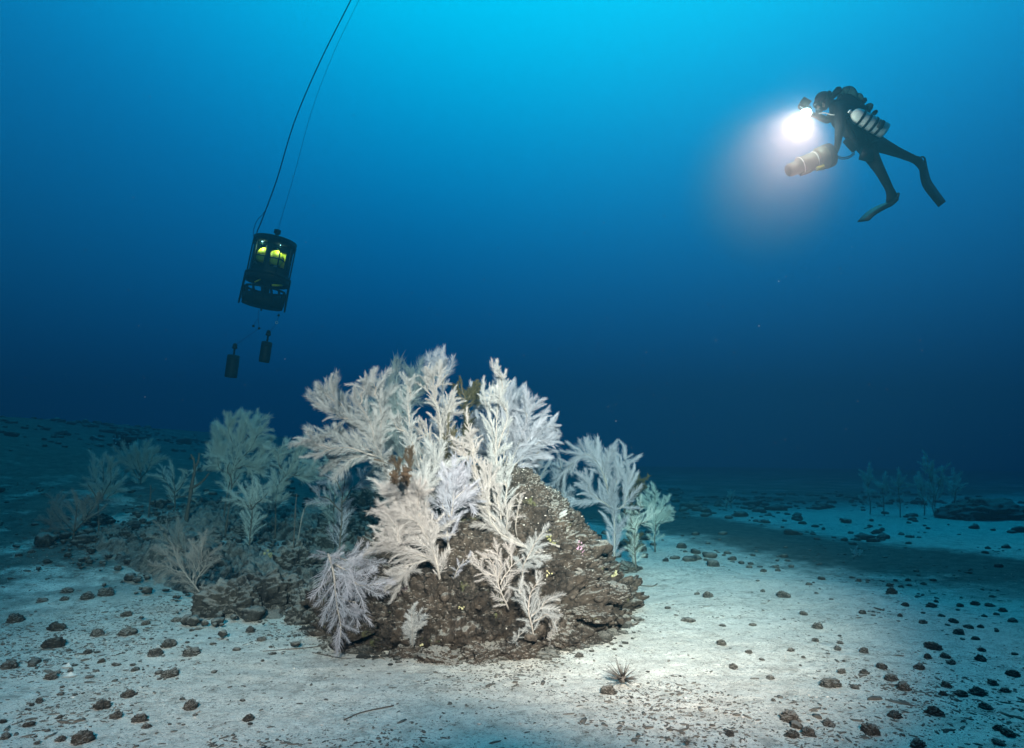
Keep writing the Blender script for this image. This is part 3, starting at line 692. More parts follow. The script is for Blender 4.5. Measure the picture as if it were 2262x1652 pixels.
def grow(fm, Y0, dY, br):
    """branches drawn on an enlargement; depth runs from Y0 at the root by dY (one number per branch) at the tip"""
    out = []
    for k, b in enumerate(br):
        e = dY[k % len(dY)]; n = len(b)
        out.append([tuple(P(*fm(*q), Y0 + e * i / (n - 1))) for i, q in enumerate(b)])
    return out
G1 = 'white feather corals crowning the mound'
def on_mound(px, py, dz=-.03): h = hit(px, py); return Vector((h.x, h.y, h.z + dz))
def stalk(base, br):
    """prepend the root on the rock to the first branch"""
    br[0] = [tuple(base)] + br[0]; return br

b = on_mound(885, 1165); br = grow(V3, 5.05, (-.15, .1, -.25, -.2, .15, -.1, .05, .1), [
    [(740, 860), (640, 700), (500, 575), (350, 500), (245, 450)], [(735, 855), (580, 850), (420, 880), (300, 960)], [(725, 840), (680, 690), (620, 540), (545, 410)],
    [(738, 850), (735, 640), (715, 450), (650, 320)], [(720, 850), (540, 740), (350, 690), (225, 740)], [(500, 575), (410, 440), (375, 320)], [(350, 500), (300, 420), (280, 350)],
    [(640, 700), (520, 560), (465, 400)], [(700, 850), (520, 800), (350, 790), (230, 850)], [(725, 560), (745, 430), (725, 330)]])
coral('fan_coral', 'large pale greenish-white fan coral spreading sideways off a brown stalk', 'coral', G1, b, stalk(b, br), 0.160, m_white, m_stem_l, gap=.031, seed=1, start=.12, twigs=1, style='plume', angle=26)
b = on_mound(985, 1120); br = grow(V3, 5.15, (-.1, -.15, .05, -.1, 0), [
    [(1120, 1150), (1020, 900), (975, 700), (940, 500), (930, 330)], [(985, 760), (905, 650), (870, 570)], [(1100, 1060), (1060, 880), (1010, 740)], [(950, 560), (950, 420), (960, 330)], [(1140, 1180), (1120, 960), (1090, 760)]])
coral('plume_coral', 'upright creamy plume coral with a bulging side lobe, just inside the big fan', 'coral', G1, b, stalk(b, br), 0.131, m_white, m_stem_l, 'column', 0.0323, 1.0, seed=2, start=.1, twigs=1, angle=20)
b = on_mound(1000, 1090); br = grow(V3, 5.3, (-.1, -.15, .1, -.1, .1, 0), [
    [(1230, 980), (1190, 760), (1170, 540), (1110, 380), (1020, 300)], [(1175, 560), (1140, 350), (1105, 230)], [(1195, 660), (1240, 480), (1275, 370)], [(1170, 900), (1100, 720), (1050, 600)], [(1090, 360), (1085, 260), (1070, 215)], [(1220, 900), (1240, 700), (1230, 560)]])
coral('plume_coral', 'tall pinkish-white plume coral with two sharp upright tips', 'coral', G1, b, stalk(b, br), 0.131, m_pink, m_stem_l, 'column', 0.0323, 1.0, seed=3, start=.1, twigs=1, angle=20)
b = on_mound(1060, 1075); br = grow(V3, 5.9, (0, .1, -.1), [[(1220, 700), (1200, 450), (1190, 270), (1175, 160)], [(1195, 300), (1150, 220), (1130, 170)], [(1200, 330), (1215, 230), (1200, 170)]])
coral('feather_coral', 'grey-white feather coral standing highest behind the pinkish plume', 'coral', G1, b, stalk(b, br), 0.206, m_lilac, m_stem_l, gap=.04, seed=4, start=.35, twigs=1, style='plume', angle=26)
b = P(900, 1000, 7.2); b = Vector((b.x, b.y, gz(b.x, b.y) + .2)); br = grow(V3, 7.0, (0, .2, .1, .1), [[(900, 1000), (880, 650), (850, 420), (820, 260)], [(880, 700), (900, 480), (900, 330)], [(930, 480), (850, 400), (790, 360)], [(900, 900), (800, 650), (790, 480)]])
coral('feather_coral', 'blue-tinted feather coral further back, seen in the gap behind the big fan', 'coral', G1, b, stalk(b, br), 0.358, m_white, m_stem_l, gap=.07, seed=5, start=.2, twigs=1, style='plume', angle=26)
b = on_mound(1262, 1205); br = grow(V3, b.y - .07, (-.05, .1, -.1, .1, -.1, 0), [
    [(1660, 1400), (1640, 1150), (1610, 850), (1605, 550), (1620, 350), (1615, 210)], [(1600, 900), (1560, 600), (1520, 400), (1500, 310)], [(1620, 800), (1680, 560), (1670, 470)], [(1640, 1200), (1580, 1000), (1560, 820)], [(1620, 500), (1650, 300), (1645, 240)], [(1650, 1300), (1700, 1000), (1720, 880)]])
coral('spire_coral', 'tallest white spire coral rising from the mound face to a sharp tip', 'coral', G1, b, stalk(b, br), 0.125, m_white, m_stem_l, 'column', 0.0285, 1.0, seed=6, start=.1, twigs=1, angle=20)
b = on_mound(1140, 1060); br = grow(V3, 5.75, (.1, -.1, .25, -.05, .15, 0, .2, .2, .1), [
    [(1680, 960), (1800, 760), (1900, 620), (1960, 560)], [(1690, 940), (1800, 700), (1860, 520), (1900, 470)], [(1670, 930), (1740, 650), (1770, 450), (1775, 350)], [(1700, 960), (1880, 780), (1990, 730)], [(1710, 970), (1850, 880), (1930, 850)],
    [(1660, 900), (1690, 600), (1690, 380)], [(1640, 920), (1500, 720), (1440, 560), (1430, 500)], [(1640, 940), (1480, 800), (1420, 700)], [(1900, 660), (1980, 640), (2050, 620)]])
coral('fan_coral', 'broad rounded bluish-white fan coral behind the tallest spire', 'coral', G1, b, stalk(b, br), 0.200, m_lilac, m_stem_l, gap=.032, seed=7, start=.12, twigs=1, style='plume', angle=26)
b = on_mound(1285, 1250); br = grow(V3, b.y - .07, (-.05, -.1, 0, -.1, -.05), [
    [(1640, 1440), (1540, 1180), (1450, 960), (1405, 720), (1378, 560)], [(1450, 980), (1370, 850), (1305, 770)], [(1560, 1220), (1530, 1050), (1480, 900)], [(1600, 1340), (1500, 1200), (1450, 1130)], [(1440, 900), (1430, 780), (1420, 700)]])
coral('spire_coral', 'slender pinkish spire coral leaning from the mound face beside the tallest spire', 'coral', G1, b, stalk(b, br), 0.125, m_pink, m_stem_l, 'column', 0.0266, 1.0, seed=8, start=.05, twigs=1, angle=20)
b = on_mound(*V3(1660, 1400)); br = grow(V3, b.y - .07, (-.05, -.05), [[(1690, 1390), (1700, 1250), (1715, 1190)], [(1640, 1330), (1620, 1180), (1600, 1090)]])
coral('tuft_coral', 'short pink-white tuft at the foot of the tallest spire', 'coral', G1, b, stalk(b, br), 0.125, m_pink, m_stem_l, 'column', 0.0266, 1.0, seed=9, start=.1, angle=20)
b = on_mound(*V3(1760, 1420)); br = grow(V3, b.y - .07, (-.05,), [[(1755, 1380), (1765, 1260), (1785, 1150)]])
coral('twig_coral', 'thin lone white sprig standing on bare rock beside the spires', 'coral', G1, b, stalk(b, br), .06, m_pink, m_stem_l, 'feather', .03, 1.0, .006, seed=10, start=.45)
b = on_mound(*V4(930, 465)); br = grow(V4, b.y - .07, (-.1, -.12, -.05, -.1, -.15, -.05), [
    [(905, 390), (870, 260), (800, 140), (700, 75), (600, 60)], [(885, 345), (760, 315), (640, 265), (550, 275)], [(880, 350), (780, 365), (700, 430), (685, 520)], [(860, 260), (760, 60), (660, -30), (610, -60)], [(840, 200), (800, 40), (790, -40)], [(870, 300), (740, 200), (600, 170)]])
coral('fern_coral', 'big cream fern-like coral hanging over the front of the mound', 'coral', G1, b, stalk(b, br), 0.172, m_pink, m_stem_l, gap=.029, seed=11, start=.08, twigs=1, style='plume', angle=26)
b = on_mound(*V4(840, 200)); br = grow(V3, b.y - .07, (-.1, -.1, 0), [[(1080, 1360), (1020, 1210), (985, 1080), (955, 1030)], [(1030, 1230), (950, 1120), (890, 1100)], [(1060, 1300), (1090, 1160), (1110, 1060), (1080, 980)]])
coral('fern_coral', 'smaller white fern coral rising between the cream fern and the central plumes', 'coral', G1, b, stalk(b, br), 0.193, m_white, m_stem_l, gap=.035, seed=12, start=.1, twigs=1, style='plume', angle=26)
b = on_mound(*V4(985, 300)); br = grow(V3, b.y - .07, (-.05, -.05, 0, 0), [[(1240, 1420), (1250, 1300), (1290, 1150), (1310, 1000)], [(1250, 1310), (1210, 1200), (1220, 1100)], [(1260, 1280), (1330, 1200), (1390, 1180)], [(1270, 1230), (1350, 1100), (1370, 1000)]])
coral('tuft_coral', 'soft pale blue-white tuft drooping over the rock between the fern and the spires', 'coral', G1, b, stalk(b, br), 0.193, m_lilac, m_stem_l, 'plume', .038, .9, seed=13, start=.15, twigs=1, angle=26)
G2 = 'small corals low on the mound face'
b = on_mound(*V4(1480, 800)); br = grow(V4, b.y - .07, (-.08, -.05, -.1, 0), [[(1470, 740), (1440, 640), (1460, 560), (1520, 470)], [(1460, 690), (1540, 620), (1590, 560)], [(1470, 720), (1550, 680), (1600, 680)], [(1440, 640), (1410, 570), (1395, 510)]])
coral('fan_coral', 'small open fan coral low on the mound with splayed comb-like fronds', 'coral', G2, b, stalk(b, br), .12, m_white, m_stem_l, 'lace', .032, 1.0, .008, seed=14, start=.12)
b = on_mound(*V4(1410, 440)); br = grow(V4, b.y - .07, (-.08, -.05), [[(1420, 390), (1450, 310), (1490, 240), (1545, 180)], [(1440, 340), (1500, 350), (1520, 370)]])
coral('feather_coral', 'single slanting white feather coral on the mound face above the small fan', 'coral', G2, b, stalk(b, br), .10, m_white, m_stem_l, 'feather', .026, 1.0, .007, seed=15, start=.1)
b = on_mound(*V4(1330, 620)); br = grow(V4, b.y - .07, (-.05, -.08, 0, -.05), [[(1290, 540), (1255, 440), (1220, 360), (1180, 320)], [(1270, 480), (1280, 370), (1260, 270)], [(1280, 500), (1340, 380), (1345, 270)], [(1260, 450), (1180, 430), (1140, 360)]])
coral('twig_coral', 'pinkish twiggy coral with thin bare branches in the middle of the mound face', 'coral', G2, b, stalk(b, br), .11, m_pink, m_stem_l, 'lace', .030, .9, .007, seed=16, start=.1)
b = on_mound(*V4(1005, 445)); br = grow(V4, b.y - .07, (-.05,), [[(1015, 430), (1050, 380), (1100, 335)]])
coral('twig_coral', 'tiny bluish sprig on dark rock beside the cream fern', 'coral', G2, b, stalk(b, br), .07, m_lilac, m_stem_l, 'lace', .03, .9, .005, seed=17, start=.1)
b = on_mound(*V4(765, 840)); br = grow(V4, b.y - .07, (-.03, 0), [[(762, 810), (755, 730), (765, 650)], [(760, 790), (790, 740), (790, 690)]])
coral('leaf_coral', 'small white leaf-shaped coral alone at the bottom of the mound', 'coral', G2, b, stalk(b, br), .09, m_white, m_stem_l, 'brush', .022, 1.3, .006, seed=18, start=.05, angle=22)
b = on_mound(*V4(1600, 860)); br = grow(V4, b.y - .07, (-.05, 0), [[(1590, 830), (1580, 770), (1600, 720)], [(1590, 830), (1550, 790), (1530, 750)]])
coral('tuft_coral', 'faint pinkish tuft at the sand edge of the mound', 'coral', G2, b, stalk(b, br), .08, m_pink, m_stem_l, 'lace', .024, 1.0, .005, seed=19, start=.05)
b = on_mound(*V4(1370, 850)); br = grow(V4, b.y - .07, (-.03,), [[(1375, 830), (1390, 800), (1430, 770)]])
coral('tuft_coral', 'tiny pale sprig on crust below the pinkish twiggy coral', 'coral', G2, b, stalk(b, br), .07, m_white, m_stem_l, 'lace', .022, 1.0, .005, seed=20, start=.05)
b = gp(*V4(255, 330)); br = grow(V4, 4.62, (-.15, -.1, .05, -.05), [[(260, 325), (305, 450), (320, 600), (335, 720), (330, 800)], [(275, 350), (380, 440), (460, 490), (560, 500)], [(270, 335), (380, 345), (500, 360)], [(315, 560), (400, 600), (440, 640)]])
br[0][0] = tuple(P(*V4(260, 325), 4.62))
b = Vector(br[0][0]); b = Vector((b.x, b.y + .12, b.z - .08))
coral('fallen_coral', 'drooping blue-grey feather coral fallen head down over the rocks beside the mound', 'coral', None, b, stalk(b, br), .19, m_lilac, m_stem_l, 'lace', .030, 1.1, .011, seed=21, start=.12, angle=48)
G3 = 'corals behind the mound flank'
b = gp(*V7(372, 470)); Yb = 7.3; br = grow(V7, Yb, (0, .1, -.1, .1, -.2, 0), [
    [(370, 470), (335, 340), (335, 240), (355, 150)], [(350, 380), (400, 260), (425, 160)], [(345, 330), (300, 220), (240, 170), (180, 220), (120, 280)], [(340, 300), (300, 180), (260, 150)], [(360, 420), (280, 360), (240, 300)], [(370, 440), (430, 380), (440, 260)]])
b = Vector((br[0][0][0], br[0][0][1], gz(br[0][0][0], br[0][0][1]) - .02))
coral('fan_coral', 'lilac-white plume coral with a curling side arm behind the mound flank', 'coral', G3, b, stalk(b, br), 0.237, m_lilac, m_stem_l, gap=.042, seed=22, start=.15, style='plume', angle=26)
br = grow(V7, 7.6, (0, 0), [[(140, 380), (130, 280), (130, 200)], [(140, 360), (100, 320), (85, 330)]]); b = Vector(br[0][0]) + Vector((.1, .1, -.4))
coral('feather_coral', 'small bluish feather coral peeking over the mound shoulder', 'coral', G3, b, stalk(b, br), 0.213, m_lilac, m_stem_l, gap=.06, seed=23, start=.2, style='plume', angle=26)
br = grow(V7, 7.8, (0, 0, 0), [[(20, 300), (25, 250), (40, 225)], [(25, 290), (60, 240), (70, 220)], [(30, 290), (10, 240), (0, 225)]]); b = Vector(br[0][0]) + Vector((0, .1, -.5))
coral('tuft_coral', 'little blue tuft poking up behind the bare top of the mound', 'coral', G3, b, stalk(b, br), 0.178, m_lilac, m_stem_l, gap=.05, seed=24, start=.2, style='plume', angle=26)
br = grow(V7, 9.2, (0, .1, .1, -.1), [[(560, 520), (565, 420), (558, 330)], [(562, 480), (600, 420), (618, 380)], [(560, 480), (530, 400), (520, 350)], [(562, 500), (610, 470), (630, 440)]])
b = Vector((br[0][0][0], br[0][0][1], gz(br[0][0][0], br[0][0][1]))); coral('fan_coral', 'teal-tinted leafy fan coral at the outer end of the row behind the mound', 'coral', G3, b, stalk(b, br), .17, m_cream, m_stem_d, gap=.045, seed=25, start=.15)
br = grow(V7, 7.7, (0, .1, .1, -.1), [[(470, 540), (480, 460), (495, 390)], [(472, 510), (430, 450), (420, 400)], [(475, 500), (530, 470), (545, 440)], [(470, 520), (420, 500), (400, 470)]])
b = Vector((br[0][0][0], br[0][0][1], gz(br[0][0][0], br[0][0][1]))); coral('bush_coral', 'grey misty bush coral at the edge of the bright sand behind the mound', 'coral', G3, b, stalk(b, br), .16, m_cream, m_stem_d, 'lace', .04, 1.1, seed=26, start=.1)
G4 = 'teal corals on the ledge'
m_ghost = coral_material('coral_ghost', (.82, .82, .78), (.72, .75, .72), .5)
def ground_coral(name, label, Y, br, pl, m, dY=(0, .2, -.2, .1), grp=G4, style='feather', gap=.06, seed=0, stem=None, fm=V0, rad=.012, **k):
    w = grow(fm, Y, dY, br); b = Vector((w[0][0][0], w[0][0][1], gz(w[0][0][0], w[0][0][1]) - .02))
    return coral(name, label, 'coral', grp, b, stalk(b, w), pl, m, stem or m_stem_d, style, gap, rad=rad, seed=seed, **k)
ground_coral('tree_coral', 'tall teal tree-shaped coral with a dense round crown, biggest on the ledge', 9.0, [[(497, 1105), (515, 1040), (530, 990), (540, 930)], [(512, 1050), (490, 1000), (480, 950)], [(520, 1030), (560, 980), (580, 945)], [(515, 1040), (575, 1010), (590, 980)], [(525, 1000), (505, 950), (510, 925)], [(535, 980), (560, 940), (558, 925)], [(518, 1035), (550, 1030), (580, 1030)], [(510, 1050), (485, 1030), (475, 985)]], .26, m_cream, seed=31, start=.3, gap=.038)
ground_coral('tree_coral', 'second teal tree coral leaning beside the tall one, with dark forked stems', 8.6, [[(612, 1085), (635, 1045), (650, 1010), (640, 985)], [(620, 1070), (660, 1040), (680, 1005)], [(630, 1050), (615, 1015), (610, 995)], [(635, 1045), (670, 1050), (690, 1045)], [(640, 1030), (665, 1000), (668, 985)]], .22, m_cream, seed=32, start=.3, gap=.04)
ground_coral('bush_coral', 'low greyish bush coral at the foot of the teal tree corals', 7.9, [[(555, 1128), (555, 1105), (555, 1085)], [(555, 1125), (530, 1105), (515, 1095)], [(556, 1125), (580, 1100), (592, 1090)], [(555, 1120), (545, 1095), (535, 1080)], [(555, 1120), (570, 1092), (575, 1080)]], .20, m_cream, seed=33, start=.1, style='lace', gap=.045)
ground_coral('bush_coral', 'round teal bush coral standing in front of the sea-floor instrument', 10.8, [[(310, 1085), (308, 1040), (305, 1000)], [(309, 1060), (280, 1020), (265, 1000)], [(309, 1060), (335, 1020), (340, 995)], [(308, 1050), (290, 1010), (290, 990)], [(308, 1050), (320, 1010), (325, 988)]], .25, m_cream, seed=34, start=.25, gap=.08)
ground_coral('bush_coral', 'narrow teal feathery coral on the slope, tallest on its side of the round bush', 9.6, [[(228, 1130), (226, 1080), (225, 1020)], [(227, 1100), (205, 1050), (208, 1015)], [(227, 1100), (245, 1050), (243, 1020)], [(227, 1110), (250, 1090), (262, 1070)]], .22, m_cream, seed=35, start=.2, gap=.075)
ground_coral('bush_coral', 'wispy teal coral between the round bush and the dark dead branch', 9.4, [[(385, 1115), (385, 1070), (380, 1035)], [(385, 1090), (360, 1050), (358, 1030)], [(385, 1090), (410, 1060), (412, 1040)], [(385, 1100), (425, 1090), (430, 1070)]], .20, m_cream, seed=36, start=.2, style='lace', gap=.07)
ground_coral('bush_coral', 'faint spreading grey coral low on the slope around the bare forked twig', 7.8, [[(165, 1190), (165, 1150), (170, 1110)], [(165, 1175), (130, 1140), (120, 1110)], [(165, 1175), (200, 1130), (215, 1100)], [(165, 1180), (120, 1165), (110, 1150)]], .26, m_grey, seed=37, start=.15, style='lace', gap=.07)
ground_coral('twig_coral', 'brownish twiggy coral fanned out over the front corner of the ledge', 5.75, [[(442, 1312), (420, 1280), (395, 1245), (380, 1205)], [(428, 1290), (425, 1250), (420, 1210)], [(430, 1295), (450, 1250), (475, 1215)], [(410, 1265), (375, 1255), (345, 1250)], [(426, 1280), (445, 1230), (450, 1195)], [(400, 1250), (370, 1230), (350, 1215)]], .16, m_grey, seed=38, start=.2, style='lace', gap=.04, stem=m_stem_l, rad=.008)
ground_coral('twig_coral', 'dim feathery grey coral lying along the rock shelf of the ledge', 7.0, [[(405, 1230), (400, 1200), (395, 1170)], [(405, 1220), (440, 1195), (455, 1180)], [(405, 1220), (370, 1190), (365, 1170)]], .20, m_grey, seed=39, start=.15, style='lace', gap=.05)
ground_coral('twig_coral', 'fine dark-stemmed coral with misty twigs between ledge and mound', 6.9, [[(752, 1150), (760, 1090), (758, 1050)], [(756, 1110), (790, 1070), (800, 1055)], [(754, 1130), (720, 1100), (700, 1090)], [(758, 1090), (740, 1060), (735, 1045)]], .20, m_lilac, seed=40, start=.3, style='lace', gap=.06)
ground_coral('bush_coral', 'pale teal coral glimpsed behind the big fan coral', 8.2, [[(740, 1090), (735, 1040), (720, 1000)], [(737, 1060), (770, 1020), (790, 1000)], [(737, 1060), (700, 1040), (690, 1030)]], .20, m_cream, seed=41, start=.2, gap=.08)
# dead branches and sticks
def sticks(name, label, Y, br, r, m=m_stem_d, dY=(0, .1, -.1), cat='branch', root_on_ground=True):
    w = grow(V0, Y, dY, br); b = Vector(w[0][0]); b = Vector((b.x, b.y, gz(b.x, b.y))) if root_on_ground else b
    root = empty(name, b, label, cat); w[0][0] = tuple(b)
    mb = MB()
    for i, q in enumerate(w):
        c = curve(q, 14); mb.tube([tuple(a) for a in c], [r * (1 if i == 0 else .7) * (1 - .6 * j / len(c)) * (1 + .25 * math.sin(j * 2.3)) for j in range(len(c))], 6)
    under(root)(mb, 'branch', m); return root
sticks('dead_branch', 'thick black dead coral branch with a knobbly forked top', 8.6, [[(412, 1100), (425, 1065), (430, 1040), (428, 1012)], [(429, 1035), (438, 1018), (440, 1000)], [(420, 1080), (445, 1065), (462, 1045)], [(428, 1015), (424, 1008), (422, 1003)]], .026)
sticks('bare_twig', 'bare dark forked twig standing on the slope', 8.0, [[(220, 1165), (217, 1120), (216, 1090)], [(217, 1105), (205, 1085), (194, 1070)]], .012)
sticks('bare_twig', 'thin dark curved twig below the tall tree coral', 8.4, [[(500, 1108), (512, 1070), (502, 1040), (508, 1020)], [(511, 1075), (525, 1055), (530, 1045)]], .011)
sticks('bare_twig', 'straight thin twig on the teal sand beside a black boulder', 7.0, [[(650, 1150), (653, 1120), (656, 1090)]], .007)
sticks('bare_twig', 'short stick among the wispy coral', 9.0, [[(330, 1110), (333, 1085), (332, 1070)], [(332, 1090), (340, 1082), (345, 1076)]], .01)
sticks('pale_stick', 'pale curved stick reaching over the teal sand behind the boulders', 7.6, [[(655, 1145), (672, 1125), (700, 1112), (725, 1100)]], .009, m_stem_l)
def lying(name, label, pts, r, m=m_stem_d):
    q = [gp(*a) + Vector((0, 0, r * 1.2)) for a in pts]; root = empty(name, q[0], label, 'twig')
    under(root)(MB().tube([tuple(a) for a in curve([tuple(a) for a in q], 14)], r, 5), 'stem', m)
lying('fallen_twig', 'long thin black twig lying on sand below the fallen feather coral', [(580, 1440), (680, 1432), (760, 1425), (850, 1457)], .0035)
lying('fallen_twig', 'second thin twig crossing the sand parallel to the long one', [(690, 1442), (760, 1455), (840, 1454)], .003)
lying('fallen_twig', 'crooked twig on speckled sand near the bottom edge', [(760, 1592), (800, 1575), (870, 1560)], .0032)
lying('fallen_twig', 'short dark twig on bright sand beside the mound', [(1410, 1294), (1440, 1296), (1452, 1291)], .006)
lying('fallen_twig', 'short thin twig on the bright sand near scattered stones', [(1931, 1344), (1945, 1348), (1953, 1350)], .006)
# soft brown and olive growths among the corals
b = on_mound(1030, 1060); br = grow(V3, 5.75, (0, .1, 0, 0), [[(1380, 480), (1350, 380), (1345, 290)], [(1375, 450), (1420, 380), (1450, 310)], [(1370, 430), (1320, 370), (1310, 320)], [(1378, 470), (1440, 430), (1460, 380)]])
coral('olive_hydroid', 'dark olive fluffy growth topping the mound between plumes and spires', 'hydroid', None, b, stalk(b, br), .10, m_olive, m_stem_d, 'fuzz', .018, 1.6, seed=51, start=.1, twist=1.5, angle=16)
b = on_mound(905, 1090); br = grow(V3, 4.9, (0, 0), [[(930, 1050), (930, 940), (925, 830)], [(940, 1000), (960, 900), (950, 840)]])
coral('brown_hydroid', 'brown woolly growth standing beside the creamy plume coral', 'hydroid', None, b, stalk(b, br), .10, m_brown, m_stem_d, 'fuzz', .018, 1.5, seed=52, start=.1, twist=1.5, angle=16)
b = on_mound(885, 1085); br = grow(V3, 4.95, (0, 0), [[(855, 1050), (835, 960), (780, 900), (735, 880)], [(850, 1020), (860, 940), (840, 890)]])
coral('brown_hydroid', 'brown woolly growth wrapped round the stalk of the big fan coral', 'hydroid', None, b, stalk(b, br), .08, m_brown, m_stem_d, 'fuzz', .016, 1.5, seed=53, start=.1, twist=1.5, angle=16)
b = on_mound(1000, 1080); br = grow(V3, 5.05, (0, 0), [[(1220, 760), (1235, 660), (1245, 570)], [(1290, 840), (1290, 760), (1270, 660)]])
coral('olive_hydroid', 'olive growth between the pinkish plume and the leaning spire', 'hydroid', None, b, stalk(b, br), .08, m_olive, m_stem_d, 'fuzz', .018, 1.5, seed=54, start=.1, twist=1.5, angle=16)
ground_coral('olive_hydroid', 'olive-brown bushy growth behind the lilac plume coral', 8.0, [[(455, 400), (460, 330), (465, 285)], [(456, 380), (440, 330), (445, 300)], [(456, 380), (480, 320), (485, 290)]], .14, m_olive, grp=None, style='fuzz', gap=.03, seed=55, fm=V7, wid=1.6, start=.1)
# pale sea pens and feather corals far out on the second bank, fading in the water
farc = [((1550, 400), (1545, 320), (1550, 245), 'slim ghostly coral at the near end of the far group'), ((1615, 400), (1610, 340), (1620, 285), 'misty fan coral second in the far group'), ((1690, 410), (1685, 340), (1692, 275), 'upright misty coral in the middle of the far group'),
        ((1800, 400), (1790, 340), (1785, 290), 'broad misty coral below the highest far plume'), ((1845, 400), (1835, 300), (1815, 195), 'highest ghostly plume of the far group'), ((1850, 400), (1870, 320), (1888, 250), 'slanting misty coral beside the highest far plume'),
        ((1950, 450), (1945, 360), (1940, 275), 'wide misty coral closest to the far dark boulder'), ((912, 410), (912, 380), (912, 352), 'small ghostly coral alone on the far bank edge'), ((891, 440), (890, 415), (890, 390), 'tiny pale sprig just in front of the lone ghostly coral'),
        ((1492, 675), (1491, 655), (1491, 632), 'tiny pale sprig standing where bright sand meets the dark belt')]
for k, (a, m_, c, lab) in enumerate(farc):
    big = k < 7; Y = 15.5 if big else (17 if k < 9 else 9.0); Y = Y - .4 * (k % 3 if big else 0)
    sp = 9 if big else 4
    ground_coral('far_coral', lab, Y, [[a, m_, c], [m_, (m_[0] - sp, (m_[1] + c[1]) / 2), (c[0] - sp * 1.4, c[1] + 30 * big)], [m_, (m_[0] + sp, (m_[1] + c[1]) / 2), (c[0] + sp * 1.5, c[1] + 36 * big)]], 0.30 if big else .14, m_ghost, style='brush', grp='ghostly corals on the far sand bank', seed=70 + k, fm=V7, gap=.17 if big else .06, start=.2)
# ------------------------------------------------------------------ the diver
m_suit = simple('wetsuit', (.018, .018, .022), .75, .35, 25, .25)
m_black = simple('black_rubber', (.012, .012, .014), .55, .3, 30, .35)
m_hood = simple('hood_maroon', (.07, .018, .022), .75, .3, 25)
m_skin = simple('skin', (.45, .27, .20), .6, .1, 20)
m_tankw = simple('tank_white', (.62, .66, .64), .4, .12, 12)
m_bag = simple('counterlung_fabric', (.05, .16, .17), .8, .3, 25)
m_steel = simple('steel', (.45, .46, .47), .35, .2, 30, .5, .8)
m_scoot = simple('scooter_olive', (.085, .08, .055), .5, .2, 14)
m_yellow = simple('yellow_plastic', (.75, .60, .04), .45, .15, 10)
m_white_c = simple('white_cord', (.75, .75, .74), .6, .1, 20)
DY = 9.0
def D(u, v, dy=0.0): return P(1546.2 + u * .2604, 162 + v * .2604, DY + dy)
UM = .2604 / FPX * DY                      # metres per unit of the enlargement
body_j = {  # joint: (u, v, depth, radius m, radius2)
    'pelvis': (1425, 590, 0, .165, .18), 'belly': (1345, 500, 0, .175, .18), 'chest': (1245, 385, 0, .19, .20), 'collar': (1180, 305, 0, .125, .17), 'neck': (1118, 258, 0, .060, .06),
    'skull': (1062, 236, 0, .088, .085), 'brow': (1030, 222, 0, .092, .08), 'jaw': (1020, 270, 0, .05, .05),
    'sh_n': (1190, 345, -.20, .085, .085), 'el_n': (1182, 500, -.30, .062, .062), 'wr_n': (1166, 612, -.20, .042, .042), 'pa_n': (1146, 660, -.15, .036, .045),
    'sh_f': (1165, 320, .20, .085, .085), 'el_f': (1080, 400, .24, .060, .060), 'wr_f': (990, 358, .10, .042, .042), 'pa_f': (955, 350, .06, .036, .045),
    'hip_n': (1418, 640, -.11, .120, .115), 'kn_n': (1530, 830, -.15, .070, .070), 'ca_n': (1580, 925, -.13, .062, .062), 'an_n': (1632, 1030, -.10, .045, .045), 'he_n': (1672, 1068, -.10, .045, .045), 'to_n': (1600, 1105, -.10, .045, .06),
    'hip_f': (1490, 590, .11, .120, .115), 'kn_f': (1690, 675, .13, .068, .068), 'ca_f': (1780, 712, .12, .060, .060), 'an_f': (1862, 748, .10, .045, .045), 'he_f': (1895, 735, .10, .045, .045), 'to_f': (1900, 830, .10, .045, .06),
}
links_ = [('pelvis', 'belly'), ('belly', 'chest'), ('chest', 'collar'), ('collar', 'neck'), ('neck', 'skull'), ('skull', 'brow'), ('brow', 'jaw'), ('collar', 'sh_n'), ('sh_n', 'el_n'), ('el_n', 'wr_n'), ('wr_n', 'pa_n'),
          ('collar', 'sh_f'), ('sh_f', 'el_f'), ('el_f', 'wr_f'), ('wr_f', 'pa_f'), ('pelvis', 'hip_n'), ('hip_n', 'kn_n'), ('kn_n', 'ca_n'), ('ca_n', 'an_n'), ('an_n', 'he_n'), ('an_n', 'to_n'),
          ('pelvis', 'hip_f'), ('hip_f', 'kn_f'), ('kn_f', 'ca_f'), ('ca_f', 'an_f'), ('an_f', 'he_f'), ('an_f', 'to_f')]
def skin_mesh(name, joints, edges, root, sub=2):
    """joints: name -> (Vector, r1, r2); one continuous surface grown over the skeleton"""
    names = list(joints); ix = {n: i for i, n in enumerate(names)}
    me = bpy.data.meshes.new(name); me.from_pydata([joints[n][0] for n in names], [(ix[a], ix[b]) for a, b in edges], [])
    ob = bpy.data.objects.new(name, me); col.objects.link(ob)
    sk = ob.modifiers.new('skin', 'SKIN'); sk.use_smooth_shade = True
    ss = ob.modifiers.new('sub', 'SUBSURF'); ss.levels = ss.render_levels = sub
    for n in names:
        d = me.skin_vertices[0].data[ix[n]]; d.radius = joints[n][1:]; d.use_root = (n == root)
    dg = bpy.context.evaluated_depsgraph_get(); dg.update()
    out = bpy.data.meshes.new_from_object(ob.evaluated_get(dg)); out.name = name
    bpy.data.objects.remove(ob); out.polygons.foreach_set('use_smooth', [True] * len(out.polygons)); return out
J = {n: (D(a, b, c), r1, r2) for n, (a, b, c, r1, r2) in body_j.items()}; E = list(links_)
